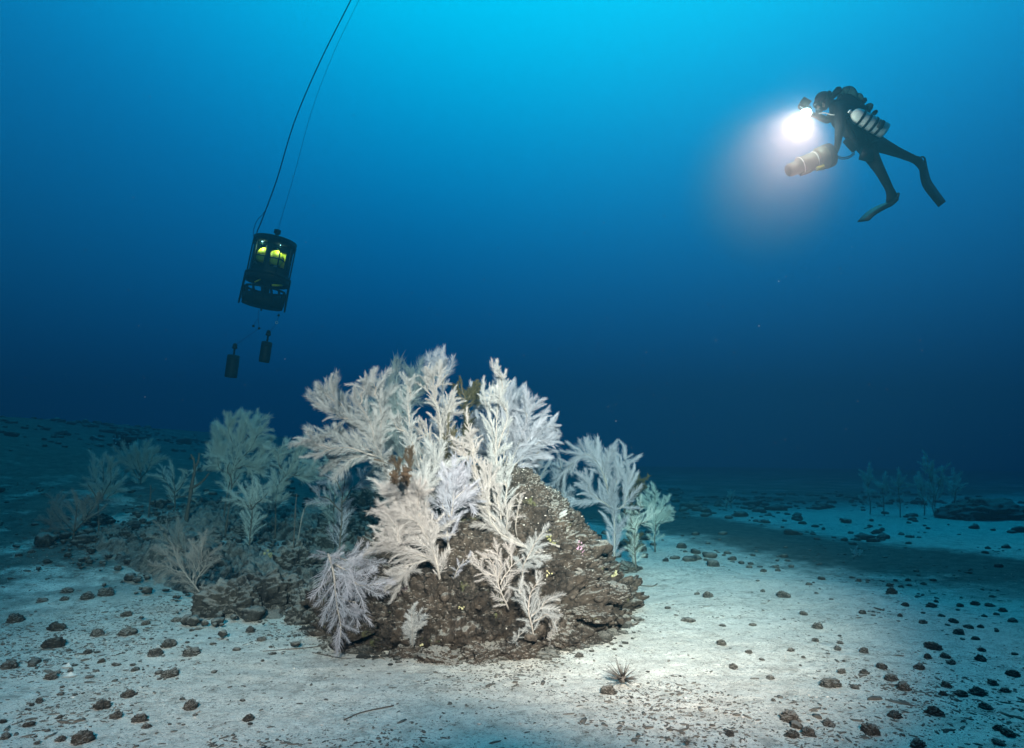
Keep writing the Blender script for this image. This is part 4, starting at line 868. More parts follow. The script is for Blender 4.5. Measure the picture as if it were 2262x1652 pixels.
def fingers(side, palm, wrist, grip, spread):
    """five unequal fingers with knuckles, curling round what is held"""
    p = J[palm][0]; w = J[wrist][0]; fwd = (p - w).normalized(); n = Vector(grip).normalized(); n = (n - fwd * n.dot(fwd)).normalized(); s = fwd.cross(n) * spread
    for k, (off, ln) in enumerate(((-.033, .075), (-.011, .085), (.011, .08), (.033, .062))):
        a = p + fwd * .035 + s * off; b = a + (fwd * .75 + n * .5).normalized() * ln * .5; c = b + (fwd * .1 + n).normalized() * ln * .5; d = c + (n * .5 - fwd * .7).normalized() * ln * .35
        prev = palm
        for q, v in enumerate((a, b, c, d)):
            key = f'f{side}{k}{q}'; J[key] = (v, .0095 - .001 * q, .0095 - .001 * q); E.append((prev, key)); prev = key
    a = p - fwd * .01 + s * -.045; b = a + (s * -.4 + fwd * .5 + n * .6).normalized() * .035; c = b + (fwd * .4 + n * .9).normalized() * .03
    prev = palm
    for q, v in enumerate((a, b, c)): key = f't{side}{q}'; J[key] = (v, .011 - .001 * q, .011 - .001 * q); E.append((prev, key)); prev = key
fingers('n', 'pa_n', 'wr_n', D(1090, 690) - D(1146, 660), 1); fingers('f', 'pa_f', 'wr_f', Vector((0, 0, -1)), 1)
diver_base = D(1425, 590)
diver = empty('person', diver_base, 'scuba diver in black wetsuit with back-mounted breathing gear, swimming and shining a lamp', 'person')
part = under(diver)
bm_ = skin_mesh('body', J, E, 'pelvis'); bm_.transform(Matrix.Translation(-diver_base)); link('body', bm_, m_suit, diver)
ax = (D(1425, 590) - D(1180, 305)).normalized()               # head to hips
back = Vector((ax.z, 0, -ax.x)); back = back if back.z > 0 else -back   # away from the chest
face = (D(985, 300) - D(1045, 235)).normalized(); up_h = (D(1045, 180) - D(1045, 235)).normalized(); up_h = (up_h - face * up_h.dot(face)).normalized(); side_h = face.cross(up_h)
HR = Matrix((side_h, face, up_h)).transposed(); hc = D(1045, 232)
hood = MB().ball(hc - face * .012 + up_h * .012, (.098, .118, .112), 18, 12, rot=HR)
part(hood, 'hood', m_hood)
fm_ = MB().ball(hc + face * .075 - up_h * .02, (.066, .045, .085), 14, 10, rot=HR)                     # face in the hood opening
fm_.ball(hc + face * .122 - up_h * .02, (.014, .022, .022), 8, 6, rot=HR)                              # nose
for s in (-1, 1): fm_.ball(hc + face * .105 + side_h * (.028 * s) - up_h * .0, (.013, .01, .009), 8, 6, rot=HR)   # eyes
fm_.ball(hc + face * .108 - up_h * .062, (.026, .012, .01), 8, 6, rot=HR)                              # mouth
part(fm_, 'face', m_skin)
mk = MB().torus(hc + face * .105 + up_h * .01, face, .058, .014, 20, 6); mk.box(hc + face * .105 + up_h * .01, (.135, .02, .075), HR); mk.tube([hc + face * .1 + side_h * .07, hc + side_h * .104, hc - face * .1, hc - side_h * .104, hc + face * .1 - side_h * .07], .009, 6)
maskp = part(mk, 'mask', m_black)
mp = MB().lathe(hc + face * .10 - up_h * .06, face, [(0, .03), (.03, .035), (.06, .035), (.07, .02)], 14); part(mp, 'mouthpiece', m_black)
for s in (-1, 1):                                                  # corrugated breathing hoses over the shoulders
    h0 = hc + face * .13 - up_h * .065; pts = curve([h0 + side_h * (.03 * s), h0 + side_h * (.12 * s) - up_h * .03, hc + side_h * (.17 * s) - face * .03 + up_h * .02, D(1140, 240) + Vector((0, -.15 * s * side_h.y / abs(side_h.y or 1), 0)) + side_h * (.13 * s), D(1175, 215) + side_h * (.1 * s)], 26)
    hs = MB().tube([tuple(p) for p in pts], [.021 + .003 * (i % 2) for i in range(len(pts))], 8); part(hs, 'breathing_hose', m_black)
# breathing unit on the back
bu = MB(); ctr = D(1290, 265, .02)
RB = Matrix((ax, Vector((0, 1, 0)), back)).transposed()
v_ = [( -.26, .12, .0), (-.24, .15, .10), (-.16, .17, .15), (.10, .17, .14), (.22, .15, .10), (.28, .12, 0)]
bu.lathe(D(1185, 215), (D(1430, 400) - D(1185, 215)), [(0, .03), (.02, .10), (.08, .13), (.22, .135), (.36, .12), (.44, .10), (.47, .03)], 18)
unit = part(bu, 'breathing_unit', m_black)
bag = MB().ball(D(1265, 185), (.13, .16, .06), 16, 10, rot=RB); bag.ball(D(1215, 165), (.06, .15, .05), 12, 8, rot=RB); bag.ball(D(1330, 225), (.09, .14, .05), 12, 8, rot=RB); bag.ball(D(1420, 300), (.06, .13, .045), 12, 8, rot=RB)
under(unit)(bag, 'counterlung', m_bag)
for (u, v, r) in ((1150, 165, .045), (1365, 255, .04), (1460, 355, .03)):
    under(unit)(MB().lathe(D(u, v) - Vector((0, .12, 0)), (0, 1, 0), [(0, r * .6), (.03, r), (.21, r), (.24, r * .6)], 12), 'valve_block', m_black)
hn = MB()
for (a, b_) in (((1200, 330), (1330, 560)), ((1330, 330), (1440, 620)), ((1380, 640), (1500, 560))): hn.tube([D(*a, -.185), D((a[0] + b_[0]) / 2, (a[1] + b_[1]) / 2, -.2), D(*b_, -.175)], .018, 6)
part(hn, 'harness', m_black)
pk = MB().box(D(1415, 690, -.17), (.16, .08, .15), Matrix.Rotation(.25, 3, 'Y')); part(pk, 'thigh_pocket', m_black)
cp = MB().lathe(D(1230, 560, -.16), D(1330, 670, -.16) - D(1230, 560, -.16), [(0, .02), (.01, .045), (.2, .045), (.21, .02)], 12); part(cp, 'lamp_battery', m_black)
for off in (0, 14):
    part(MB().tube([tuple(p) for p in curve([D(1150, 690 + off, -.12), D(1200, 712 + off, -.13), D(1260, 705 + off, -.14), D(1312, 670 + off, -.15)], 16)], .007, 6), 'cable', m_black)
part(MB().tube([tuple(p) for p in curve([D(1010, 340, -.1), D(1060, 335, -.15), D(1110, 350, -.18), D(1150, 350, -.2)], 12)], .008, 6), 'cable', m_white_c)
def fin(path, wdir, wid):
    """a bent paddle: path of centre points, width along wdir"""
    c = curve(path, 16); n = len(c); w = Vector(wdir).normalized(); f = MB(); V = []; F = []
    for i, p in enumerate(c):
        p = Vector(p); t = i / (n - 1); t3 = Vector(c[min(i + 1, n - 1)] - c[max(i - 1, 0)]).normalized(); ww = (w - t3 * w.dot(t3)).normalized(); nn = t3.cross(ww)
        hw = wid * (.38 + .62 * min(1, t * 1.6)) * (1 - .12 * max(0, t - .85) / .15); th = .022 * (1 - .75 * t) + .004
        for a, b_ in ((-1, -1), (1, -1), (1, 1), (-1, 1)): V.append(p + ww * hw * a + nn * th * b_)
    for i in range(n - 1):
        for j in range(4): F.append((i * 4 + j, i * 4 + (j + 1) % 4, i * 4 + 4 + (j + 1) % 4, i * 4 + 4 + j))
    F += [(3, 2, 1, 0), tuple((n - 1) * 4 + j for j in range(4))]; f.add(V, F)
    for s in (-1, 1):
        pts = []
        for i, p in enumerate(c):
            p = Vector(p); t = i / (n - 1); t3 = Vector(c[min(i + 1, n - 1)] - c[max(i - 1, 0)]).normalized(); ww = (w - t3 * w.dot(t3)).normalized()
            pts.append(p + ww * s * wid * (.38 + .62 * min(1, t * 1.6)) * .97)
        f.tube(pts, [.02 * (1 - .5 * i / n) for i in range(n)], 6)
    return f
fin_n = part(fin([D(1660, 1065, -.1), D(1600, 1110, -.1), D(1530, 1140, -.1), D(1450, 1190, -.1), D(1385, 1252, -.1)], Vector((.0, .9, .45)), .10), 'fin', m_black)
fin_f = part(fin([D(1890, 745, .1), D(1900, 830, .1), D(1925, 930, .1), D(1985, 1020, .1), D(2055, 1110, .1)], Vector((.80, .45, .40)), .11), 'fin', m_black)
for n_, a, b_ in (('to_n', (1640, 1040), (1690, 1060)), ('to_f', (1870, 745), (1905, 735))):
    under(fin_n if n_ == 'to_n' else fin_f)(MB().torus((D(*a, -.1 if n_ == 'to_n' else .1) + D(*b_, -.1 if n_ == 'to_n' else .1)) / 2, (D(*b_) - D(*a)), .055, .012, 18, 6), 'fin_strap', m_black)
# white cylinder slung at the diver's side
t0, t1 = D(1283, 335, -.26), D(1578, 492, -.26); tl = (t1 - t0).length; td = (t1 - t0).normalized()
tank = empty('gas_cylinder', (t0 + t1) / 2, 'white gas cylinder with black bands strapped along the diver\'s side', 'gas cylinder'); tp = under(tank)
bottle = tp(MB().lathe(t0, td, [(0, .01), (.008, .04), (.03, .075), (.07, .096), (.12, .102), (tl - .03, .102), (tl - .01, .094), (tl, .07)], 24), 'bottle', m_tankw)
for f_ in (.24, .42, .60, .76): under(bottle)(MB().lathe(t0 + td * (tl * f_), td, [(0, .1045), (.005, .107), (.028, .107), (.033, .1045)], 24, caps=False), 'band', m_black)
tp(MB().box(t0 + td * (tl * .74) - Vector((0, .10, .02)), (.07, .04, .1), Matrix.Rotation(.4, 3, 'Y')), 'clip', m_black)
vl = MB().lathe(t0 - td * .05, td, [(0, .02), (.01, .028), (.05, .028), (.06, .02)], 12); vl.tube([t0 - td * .03 - Vector((0, .05, 0)), t0 - td * .03 + Vector((0, .05, 0))], .016, 8); tp(vl, 'valve', m_steel)
# underwater scooter held in the hand
s0, s1 = D(735, 830, -.10), D(1112, 690, -.10); sl = (s1 - s0).length; sd_ = (s1 - s0).normalized()
sco = empty('underwater_scooter', (s0 + s1) / 2, 'olive torpedo-shaped underwater scooter held in the diver\'s hand', 'scooter'); sp_ = under(sco)
hull = sp_(MB().lathe(s0, sd_, [(0, .03), (.012, .07), (.04, .088), (.10, .092), (sl * .28, .094), (sl * .29, .122), (sl * .62, .124), (sl * .68, .118)], 28), 'hull', m_scoot)
for f_ in (.30, .62): under(hull)(MB().torus(s0 + sd_ * (sl * f_), sd_, .124, .007, 28, 6), 'ring', m_white_c)
sp_(MB().lathe(s0 + sd_ * (sl * .67), sd_, [(0, .118), (.03, .155), (.10, .16), (.15, .155)], 28), 'motor_housing', m_scoot)
sh_ = MB().lathe(s0 + sd_ * (sl * .84), sd_, [(0, .15), (.02, .165), (.10, .16), (.105, .15), (.02, .155)], 28, caps=False); shroud = sp_(sh_, 'shroud', m_black)
pu = sd_.orthogonal().normalized()
for k in range(3):
    d = Matrix.Rotation(k * 2.094, 3, sd_) @ pu; e_ = sd_.cross(d)
    under(shroud)(MB().add([s0 + sd_ * (sl * .86) + d * .02, s0 + sd_ * (sl * .9) + d * .02 + e_ * .02, s0 + sd_ * (sl * .92) + d * .145 + e_ * .045, s0 + sd_ * (sl * .87) + d * .145 - e_ * .01,
                  s0 + sd_ * (sl * .868) + d * .02, s0 + sd_ * (sl * .908) + d * .02 + e_ * .02, s0 + sd_ * (sl * .928) + d * .145 + e_ * .045, s0 + sd_ * (sl * .878) + d * .145 - e_ * .01],
                 [(0, 1, 2, 3), (7, 6, 5, 4), (0, 4, 5, 1), (1, 5, 6, 2), (2, 6, 7, 3), (3, 7, 4, 0)]), 'propeller_blade', m_black)
sp_(MB().tube([D(1112, 690, -.16), D(1135, 680, -.15), D(1150, 655, -.15), D(1130, 645, -.15), D(1095, 660, -.17)], .014, 8), 'handle', m_black)
sp_(MB().box(D(1020, 800, -.16), (.11, .05, .05), Matrix.Rotation(-.35, 3, 'Y')), 'nose_clip', m_yellow)
kl = MB().box(D(900, 845, -.16), (.16, .03, .03), Matrix.Rotation(-.36, 3, 'Y')); sp_(kl, 'keel', m_scoot)
# the lamp: housing, reflector, lit glass and the beam
lamp_pos = D(898, 338, -.40)
aim = Vector((-.50, -.56, -.74)).normalized()
lampo = empty('dive_lamp', lamp_pos, 'brightly lit video lamp held out in front of the diver\'s face', 'lamp'); lp_ = under(lampo)
lp_(MB().lathe(lamp_pos - aim * .16, aim, [(0, .03), (.01, .045), (.09, .045), (.11, .06), (.15, .065), (.15, .055), (.12, .05)], 20, caps=False), 'housing', m_black)
m_glow = bpy.data.materials.new('lamp_glass_lit'); m_glow.use_nodes = True; g_ = m_glow.node_tree; g_.nodes.clear()
ge = g_.nodes.new('ShaderNodeEmission'); go = g_.nodes.new('ShaderNodeOutputMaterial'); ge.inputs[0].default_value = (1, .93, .84, 1); ge.inputs[1].default_value = 260; g_.links.new(ge.outputs[0], go.inputs[0])
lp_(MB().ball(lamp_pos + aim * -.005, (.065, .065, .055), 18, 12), 'lamp_dome', m_glow)
lp_(MB().tube([lamp_pos - aim * .15, D(925, 345, -.2), D(950, 352, .04)], .014, 8), 'arm', m_black)
cam_box = empty('camera_housing', D(888, 255, -.05), 'small boxy camera housing held up beside the lit lamp', 'camera'); cb_ = under(cam_box)
cb_(MB().box(D(888, 255, -.05), (.12, .10, .10), Matrix.Rotation(.55, 3, 'Y')), 'case', m_scoot); cb_(MB().lathe(D(868, 268, -.05), face, [(0, .03), (.05, .036), (.06, .03)], 14), 'lens_port', m_black)
cb_(MB().tube([D(915, 290, -.04), D(945, 320, .0), D(955, 345, .05)], .014, 8), 'grip', m_black)
ld = bpy.data.lights.new('lamp_beam', 'SPOT'); ld.energy = 600; ld.spot_size = R(62); ld.spot_blend = .5; ld.color = (1.0, .35, .265); ld.shadow_soft_size = .03
lb = bpy.data.objects.new('lamp_beam', ld); col.objects.link(lb); lb.parent = lampo; lb.location = aim * .08; lb.rotation_euler = aim.to_track_quat('-Z', 'Y').to_euler()
lg = bpy.data.lights.new('lamp_glow', 'POINT'); lg.energy = 60; lg.color = (1.0, .45, .34); lg.shadow_soft_size = .06
lgo = bpy.data.objects.new('lamp_glow', lg); col.objects.link(lgo); lgo.parent = lampo; lgo.location = aim * .12

# haze volumes added round the lamp to imitate its halo and beam glow
cc = D(570, 950, -.45)
lamp_halo = MB().ball(cc - cc, 1.0, 48, 32).build('halo_cloud', [], None); lamp_halo.location = cc; lamp_halo.scale = (1.25, 1.25, 1.25)
tag(lamp_halo, 'added pale haze volume imitating the glow of the lamp beam beside the diver', 'lamp_halo', kind='stuff')
def halo_material(name, dens):
    m = bpy.data.materials.new(name); m.use_nodes = True; t = NT(m)
    tc = t.n('TexCoord').outputs['Object']; ln = t.n('VectorMath', operation='LENGTH'); t.l(tc, ln.inputs[0])
    fall = t.ramp(ln.outputs['Value'], [(0, 1), (.55, .55), (1, 0)], 'EASE')
    sv = t.n('VolumePrincipled'); sv.inputs['Color'].default_value = (.95, .80, .80, 1); sv.inputs['Anisotropy'].default_value = .3
    t.l(t.math('MULTIPLY', fall, dens), sv.inputs['Density']); out = t.n('OutputMaterial'); t.l(sv.outputs[0], out.inputs['Volume']); return m
lamp_halo.data.materials.append(halo_material('lamp_halo_volume', .42))
lamp_halo2 = MB().ball((0, 0, 0), 1.0, 40, 26).build('halo_cloud', halo_material('lamp_halo_puff', .035), None); lamp_halo2.location = lamp_pos; lamp_halo2.scale = (.8, .8, .8)
tag(lamp_halo2, 'small added haze volume imitating the glow right round the lit lamp', 'lamp_halo', kind='stuff')

# ------------------------------------------------------------------ the instrument capsule on its cable
CY = 11.0
def L(u, v, dy=0.0): return P(441.8 + u * .2586, 441.8 + v * .2586, CY + dy)
m_cage = simple('cage_paint', (.006, .009, .010), .6, .3, 20, .25)
m_panel = simple('cage_panel', (.008, .018, .014), .4, .3, 10, .4)
cap_base = L(530, 905); cap_top = L(645, 350); cax = (cap_top - cap_base).normalized(); H = (cap_top - cap_base).length; RC = .345
capsule = empty('instrument_capsule', cap_base, 'cylindrical caged instrument capsule with glowing yellow floats, hanging from a cable', 'underwater capsule'); kp = under(capsule)
fwd_ = (ORG - cap_base).normalized(); fwd_ = (fwd_ - cax * fwd_.dot(cax)).normalized(); rgt = fwd_.cross(cax)
def C(h, ang, r): return cap_base + cax * h + (fwd_ * math.cos(ang) + rgt * math.sin(ang)) * r
def ring(h, r, w, t, name, m=m_cage):
    return kp(MB().lathe(cap_base + cax * h, cax, [(-w / 2, r - t), (-w / 2, r), (w / 2, r), (w / 2, r - t), (-w / 2, r - t)], 40, caps=False), name, m)
kp(MB().lathe(cap_base + cax * (H - .02), cax, [(0, RC * .995), (.03, RC), (.045, RC * .9), (.05, .02)], 40), 'lid', m_cage)
ring(H - .06, RC, .11, .02, 'rim'); ring(H * .455, RC, .05, .05, 'rim'); ring(H * .075, RC * .94, .17, .02, 'rim'); ring(H * .245, RC * .94, .03, .02, 'rim'); ring(H * .39, RC * .99, .11, .02, 'skirt')
kp(MB().lathe(cap_base + cax * (H * .43), cax, [(0, .03), (.0, RC * .96), (.02, RC * .96), (.02, .03)], 40), 'deck', m_cage)
kp(MB().lathe(cap_base + cax * .0, cax, [(0, .03), (.0, RC * .92), (.015, RC * .92), (.015, .03)], 40), 'deck', m_cage)
n_p = 10
for k in range(n_p):
    a = (k + .5) / n_p * 2 * math.pi
    kp(MB().tube([C(H * .45, a, RC - .01), C(H - .05, a, RC - .01)], .012, 8), 'post', m_cage)
for a in (R(88), R(-88), R(180)):
    kp(MB().tube([C(H * .47, a, RC), C(H * .1, a, RC + .01), C(-.03, a, RC + .015)], [.022, .018, .014], 8), 'leg', m_cage)
for k in range(14):                                               # lattice of the lower basket
    a = k / 14 * 2 * math.pi
    kp(MB().tube([C(H * .05, a, RC * .93), C(H * .245, a + .2, RC * .93)], .022, 6), 'lattice_bar', m_cage)
def cap_panel(a0, a1, h0, h1):
    n_ = max(2, int((a1 - a0) / R(12))); pts = [C(h_, a0 + (a1 - a0) * q / n_, RC - .03) for h_ in (h0, h1) for q in range(n_ + 1)]; k1 = n_ + 1
    ins = [p + (cap_base + cax * ((p - cap_base).dot(cax)) - p).normalized() * .006 for p in pts]; m_ = 2 * k1
    kp(MB().add(pts + ins, [(q, q + 1, q + k1 + 1, q + k1) for q in range(n_)] + [(q + m_ + 1, q + m_, q + m_ + k1, q + m_ + k1 + 1) for q in range(n_)]), 'panel', m_panel)
for a0, a1 in ((60, 110), (110, 160), (160, 210), (210, 260), (260, 282), (6, 20)): cap_panel(R(a0), R(a1), H * .47, H - .09)
for a0, a1 in ((290, 366), (20, 60)): cap_panel(R(a0), R(a1), H * .86, H - .09); cap_panel(R(a0), R(a1), H * .47, H * .56)
cap_panel(R(290), R(318), H * .56, H * .86)
for a, r_ in ((R(-18), .19), (R(38), .2), (R(-76), .19), (R(170), .17)):
    c0 = C(H * .69, a, r_); f_ = kp(MB().lathe(c0 - cax * .10, cax, [(0, .03), (.02, .085), (.06, .115), (.12, .122), (.18, .108), (.22, .08), (.25, .04), (.257, .005)], 22), 'float', m_yellow)
    under(f_)(MB().torus(c0 - cax * .0, cax, .124, .010, 22, 6), 'float_band', m_cage)
for a, r_, h_, rr in ((R(-18), .18, .50, .07), (R(20), .2, .5, .05), (R(60), .2, .51, .075), (R(-62), .2, .49, .06)):
    sc_ = kp(MB().lathe(C(H * h_ - .02, a, r_), cax, [(0, rr), (.12, rr), (.14, rr * .7)], 18), 'sensor_can', m_cage)
    under(sc_)(MB().torus(C(H * h_ + .06, a, r_ + rr), (C(1, a, 1) - C(1, a, 0)), .035, .009, 16, 6), 'porthole', m_steel)
kp(MB().lathe(C(H * .05, 0, .0), cax, [(0, .10), (.1, .12), (.14, .07), (.32, .06), (.36, .11), (.4, .11)], 20), 'release_unit', m_cage)
kp(MB().tube([C(H * .36, R(-75), .25), C(H * .33, R(-50), .22), C(H * .31, R(-25), .2)], .018, 8), 'lamp_tube', m_yellow)
kp(MB().tube([C(H * .36, R(30), .2), C(H * .3, R(50), .24)], .012, 8), 'bracket', m_yellow)
mast = MB().lathe(cap_top + rgt * 0.0, cax, [(0, .05), (.05, .05), (.06, .03), (.12, .03), (.13, .055), (.19, .055), (.2, .03)], 14); mast.lathe(cap_top - rgt * .05 + cax * .0, cax, [(0, .03), (.08, .03), (.09, .02)], 10); kp(mast, 'mast', m_cage)
kp(MB().ball(cap_top - rgt * .2 + cax * .03, .04, 10, 8), 'shackle', m_cage)
m_bulb = bpy.data.materials.new('lamp_small_lit'); m_bulb.use_nodes = True; g_ = m_bulb.node_tree; g_.nodes.clear()
ge = g_.nodes.new('ShaderNodeEmission'); go = g_.nodes.new('ShaderNodeOutputMaterial'); ge.inputs[0].default_value = (.85, .95, 1, 1); ge.inputs[1].default_value = 5; g_.links.new(ge.outputs[0], go.inputs[0])
for a in (R(-18), R(38)):
    q = C(H - .115, a, RC - .035); kp(MB().ball(q, .016, 10, 8), 'lamp', m_bulb)
    d = bpy.data.lights.new('capsule_lamp', 'POINT'); d.energy = 4.5; d.color = (1.0, .85, .45); d.shadow_soft_size = .02
    o = bpy.data.objects.new('capsule_lamp', d); col.objects.link(o); o.parent = capsule; o.location = C(H - .17, a, RC - .035) - cap_base
# cables
def line_to_top(a, pts, r, name, label, m):
    q = [Vector(p) for p in pts]; d = (q[-1] - q[-2]).normalized(); q.append(q[-1] + d * ((10.25 - q[-1].z) / d.z))
    ro = empty(name, q[0], label, 'cable'); under(ro)(MB().tube([tuple(p) for p in curve([tuple(p) for p in q], 40)], r, 8), 'rope', m)
m_rope = simple('rope_blue', (.02, .035, .12), .8, .35, 60)
line_to_top(0, [L(478, 312), L(495, 250), L(525, 180), P(612, 395, CY), P(650, 270, CY), P(705, 140, CY), P(775, 0, CY)], .009, 'lifting_cable', 'thick blue lifting cable running from the capsule up out of the picture', m_rope)
line_to_top(0, [L(655, 300), L(690, 170), P(650, 385, CY), P(690, 240, CY), P(740, 110, CY), P(793, 0, CY)], .0028, 'signal_line', 'hair-thin second line running up beside the thick blue cable', m_rope)
sl_ = empty('safety_loop', L(455, 300), 'thin slack loop of line beside the capsule\'s lifting cable', 'line'); under(sl_)(MB().tube([tuple(p) for p in curve([L(455, 310), L(462, 240), L(490, 170), L(530, 130), L(548, 100)], 18)], .005, 6), 'rope', m_rope)
# weights and trailing lines below
def weight(u, v, u2, v2, wtop, label):
    t_, b_ = L(u, v), L(u2, v2); a = (t_ - b_).normalized(); h = (t_ - b_).length; r = wtop / 2 * .2586 / FPX * CY
    ro = empty('ballast_weight', b_, label, 'weight', 'ballast weights under the capsule'); q = under(ro)
    wt = q(MB().lathe(b_, a, [(0, r * .9), (.01, r), (h - .01, r), (h, r * .9)], 22), 'weight', m_cage)
    hk = q(MB().lathe(b_ + a * h, a, [(0, .016), (.10, .016), (.105, .03), (.12, .045), (.2, .006)], 12), 'hook', m_cage)
    for f_ in (.2, .5, .8): under(wt)(MB().torus(b_ + a * (h * f_), a, r * 1.0, .006, 22, 5), 'hoop', m_cage)
    under(hk)(MB().torus(b_ + a * (h + .16), fwd_, .03, .007, 12, 5), 'eye', m_cage)
weight(288, 1325, 262, 1515, 102, 'lower dark cylindrical ballast weight hanging below the capsule')
weight(573, 1212, 546, 1385, 90, 'upper dark cylindrical ballast weight hanging below the capsule')
tl_ = [([L(502, 940), L(497, 1010), L(505, 1095)], 'trailing line with a small black bead under the middle of the capsule'), ([L(497, 1010), L(475, 1040), L(456, 1075)], 'side strand with a bead forking off the trailing line'),
       ([L(676, 940), L(672, 985)], 'short line with a round bead under the capsule rim'), ([L(672, 990), L(655, 1045)], 'thin strand ending in a ring under the capsule rim'),
       ([L(660, 1045), L(600, 1120)], 'thin line leading down to the upper ballast weight'), ([L(500, 1100), L(310, 1230)], 'thin line leading down to the lower ballast weight')]
for pts, lab in tl_:
    ro = empty('trailing_line', pts[0], lab, 'line'); q = under(ro); q(MB().tube([tuple(p) for p in curve([tuple(p) for p in pts], 10)], .0032, 5), 'cord', m_rope)
    if 'bead' in lab: q(MB().ball(pts[-1], .021, 10, 8), 'bead', m_cage)
    if 'ring' in lab: q(MB().torus(pts[-1], fwd_, .02, .005, 12, 5), 'ring', m_steel)

# ------------------------------------------------------------------ instrument frame on the sea floor
ig = gp(272, 990); S = (ig - ORG).length / FPX                     # metres per view pixel there
def I(u, v, dy=0.0): return P(220.9 + u * .05209, 935.1 + v * .05209, ig.y + dy)
inst = empty('seafloor_instrument', ig, 'dark boxy instrument frame with arms standing on the slope behind the round bush', 'instrument'); ip = under(inst); k_ = .05209 * S
ip(MB().box(I(780, 1060), (260 * k_, .25, 130 * k_)), 'foot', m_cage); ip(MB().box(I(1230, 690), (310 * k_, .3, 220 * k_), Matrix.Rotation(.08, 3, 'Y')), 'electronics_box', m_cage)
ip(MB().lathe(I(1440, 1060), (0, 0, 1), [(0, 50 * k_), (.01, 58 * k_), (240 * k_, 58 * k_), (260 * k_, 45 * k_)], 16), 'canister', m_cage); ip(MB().lathe(I(1440, 815), (0, 0, 1), [(0, 60 * k_), (35 * k_, 60 * k_)], 16), 'cap', m_white_c)
ip(MB().box(I(1060, 950), (330 * k_, .22, 160 * k_)), 'battery_box', m_cage)
ip(MB().ball(I(800, 820), (150 * k_, .12, 110 * k_), 16, 10), 'housing', m_cage)
for a, b_ in (((700, 360), (730, 640)), ((860, 420), (1000, 640)), ((580, 520), (640, 900)), ((1150, 780), (1240, 1120)), ((960, 900), (900, 1120)), ((1350, 1000), (1250, 1140))): ip(MB().tube([I(*a), I(*b_)], 34 * k_, 8), 'strut', m_cage)
ip(MB().tube([I(900, 640), I(980, 720), I(1080, 830)], 30 * k_, 8), 'arm', m_steel); ip(MB().tube([I(690, 990), I(900, 985)], 22 * k_, 8), 'rail', m_steel)
for u, v in ((580, 650), (830, 640), (665, 835), (1220, 855)): ip(MB().ball(I(u, v, -.12), 30 * k_, 10, 8), 'fitting', m_white_c)

# ------------------------------------------------------------------ sea urchins, shells, sponges
def urchin(px, py, wpx, label, n, seed, up=.25):
    r = np.random.default_rng(seed); g = gp(px, py); s = wpx / FPX * (g - ORG).length / 2; c = g + Vector((0, 0, s * .26))
    ro = empty('sea_urchin', g, label, 'sea urchin'); q = under(ro)
    q(MB().ball(c, (s * .22, s * .22, s * .18), 18, 12), 'body', m_urch)
    for k in range(n):
        a = r.uniform(0, 6.283); z = r.uniform(-.12, 1); d = Vector((math.cos(a) * math.sqrt(1 - z * z * .95), math.sin(a) * math.sqrt(1 - z * z * .95), z)).normalized()
        q(MB().tube([c + d * s * .18, c + d * s * r.uniform(.75, 1.1)], [s * .022, s * .006], 5), 'spine', m_urch)
m_urch = simple('urchin_spine', (.09, .078, .066), .7, .3, 30)
urchin(1375, 1512, 80, 'dark sea urchin with long straight spines on bright sand', 64, 5)
urchin(1517, 1648, 40, 'dark spiny urchin peeking in at the bottom edge of the sand', 30, 6)
def shell(px, py, w, label, rot):
    g = gp(px, py); s = w / FPX * (g - ORG).length / 2; ro = empty('clam_shell', g, label, 'shell'); V = []; F = []
    for i in range(7):
        for j in range(12):
            a = math.pi * j / 11; rr = i / 6; h = math.sin(rr * math.pi * .5)
            V.append(Vector(g) + Vector(Matrix.Rotation(rot, 3, 'Z') @ Vector((math.cos(a) * s * rr, math.sin(a) * s * rr * .8 - s * .2, s * .45 * (1 - h) + s * .06 * (j % 2) * rr * .4 + .006))))
    F = [(i * 12 + j, i * 12 + j + 1, i * 12 + 13 + j, i * 12 + 12 + j) for i in range(6) for j in range(11)]
    n0 = len(V); V += [v - Vector((0, 0, .004)) for v in V]; F += [tuple(n0 + i for i in f[::-1]) for f in F]
    under(ro)(MB().add(V, F), 'valve', m_shell)
shell(148, 1473, 24, 'pale half shell, upper one of two lying on the dim sand', 2.6); shell(155, 1494, 24, 'pale half shell, lower one of two lying on the dim sand', 3.4)
shell(440, 1573, 12, 'white shell chip beside the egg-shaped brown stone', 1.0)
m_sponge = simple('sponge_cream', (.30, .27, .15), .9, .25, 40); m_pinkc = simple('crust_pink', (.42, .24, .33), .9, .25, 40)
def sponge(p, s, n, label, m, seed, flat=.7):
    r = np.random.default_rng(seed); ro = empty('sponge', p, label, 'sponge'); mb = MB()
    for k in range(n): mb.ball(Vector(p) + Vector((r.normal(0, s), r.normal(0, s * .4) - s * .2, r.normal(0, s * .7))), s * r.uniform(.28, .55), 8, 6)
    under(ro)(mb, 'cluster', m)
sponge(on_mound(*V4(1960, 445), 0), .022, 12, 'knobbly pale yellow sponge on the mound flank above bright sand', m_sponge, 1)
sponge(gp(830 * .3255 + 0 + 1860 * .3255 - 830 * .3255, 1178 + 215 * .3255) + Vector((0, -.12, .12)), .03, 12, 'pale yellow sponge patch on the black boulder', m_sponge, 2)
sponge(on_mound(*V4(1560, 435), 0), .014, 9, 'small pale yellow sponge on the mound above the small open fan', m_sponge, 3)
sponge(on_mound(*V4(800, 850), 0), .016, 8, 'little brownish-yellow sponge knobs at the mound foot', m_sponge, 4)
sponge(on_mound(*V4(1050, 625), 0), .016, 8, 'pale speckled sponge on the dark rock in the middle of the mound foot', m_sponge, 5)
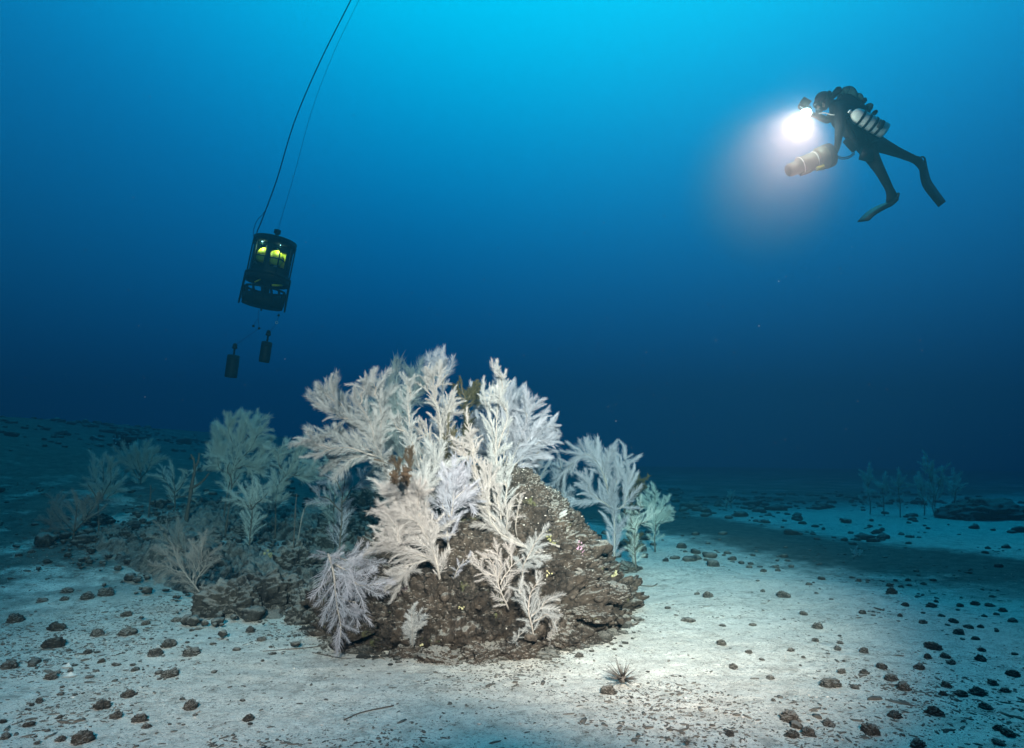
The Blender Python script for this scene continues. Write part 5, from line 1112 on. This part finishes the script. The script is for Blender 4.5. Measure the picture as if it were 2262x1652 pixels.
def crust(px, py, w, label, m, seed):
    h = hit(px, py); nrm = BV.find_nearest(h)[1]; s = w / FPX * (h - ORG).length / 2; r = np.random.default_rng(seed); pts = []
    ro = empty('crust_patch', h, label, 'crust'); mb = MB(); u = nrm.orthogonal().normalized(); w_ = nrm.cross(u)
    for k in range(46):
        q = h + u * r.normal(0, s * .45) + w_ * r.normal(0, s * .45); f = BV.find_nearest(q)
        if f[0] is not None: mb.ball(f[0], s * r.uniform(.06, .13), 7, 5)
    under(ro)(mb, 'crust', m)
crust(*V4(1755, 285), 34, 'pink coralline crust patch on the mound shoulder', m_pinkc, 8)
crust(*V4(1570, 235), 36, 'olive-yellow film patch on the mound shoulder', simple('crust_olive', (.22, .21, .09), .9, .25, 40), 9)
# a clam gaping on the mound
h = hit(*V4(1650, 82)); ro = empty('clam', h, 'grey clam half open on the brown mound top', 'clam'); q = under(ro)
for a in (.25, -.25): q(MB().ball(h + Vector((0, -.01, .012 * (1 if a > 0 else -1))), (.04, .02, .012), 14, 8, rot=Matrix.Rotation(-.5, 3, 'Y') @ Matrix.Rotation(a, 3, 'X')), 'valve', simple('clam_grey', (.26, .25, .24), .6, .3, 40))
# drifting specks in the lamp light
r = np.random.default_rng(91); mb = MB()
for k in range(900):
    if k < 160: p = P(r.normal(1760, 110), r.normal(380, 130), r.uniform(7.2, 9.6))
    else: p = P(r.uniform(0, 2262), r.uniform(50, 1000), r.uniform(3.5, 10))
    mb.add([p + Vector(a) * r.uniform(.00025, .00045) * p.y * (1.3 if k < 160 else .75) for a in ((1, 0, 0), (-1, 0, 0), (0, 1, 0), (0, -1, 0), (0, 0, 1), (0, 0, -1))], [(0, 2, 4), (2, 1, 4), (1, 3, 4), (3, 0, 4), (2, 0, 5), (1, 2, 5), (3, 1, 5), (0, 3, 5)])
tag(mb.build('drifting_specks', simple('speck', (.6, .62, .6), .9, .1, 5)), 'tiny pale specks drifting in the water', 'specks', kind='stuff')
# ------------------------------------------------------------------ the water itself
hz = MB().box((0, 32, 3.9), (150, 124, 13.4)); hazeo = hz.build('haze', [], None, True)
tag(hazeo, 'clear blue sea water filling the whole scene', 'water', kind='stuff')
m_hz = bpy.data.materials.new('sea_water'); m_hz.use_nodes = True; ht = m_hz.node_tree; ht.nodes.clear()
ho = ht.nodes.new('ShaderNodeOutputMaterial'); hv = ht.nodes.new('ShaderNodeVolumePrincipled')
hv.inputs['Density'].default_value = .25; hv.inputs['Color'].default_value = (.004, .027, .037, 1)
hv.inputs['Absorption Color'].default_value = (.31, .745, .825, 1); hv.inputs['Anisotropy'].default_value = .55
ht.links.new(hv.outputs[0], ho.inputs['Volume']); hazeo.data.materials.append(m_hz)
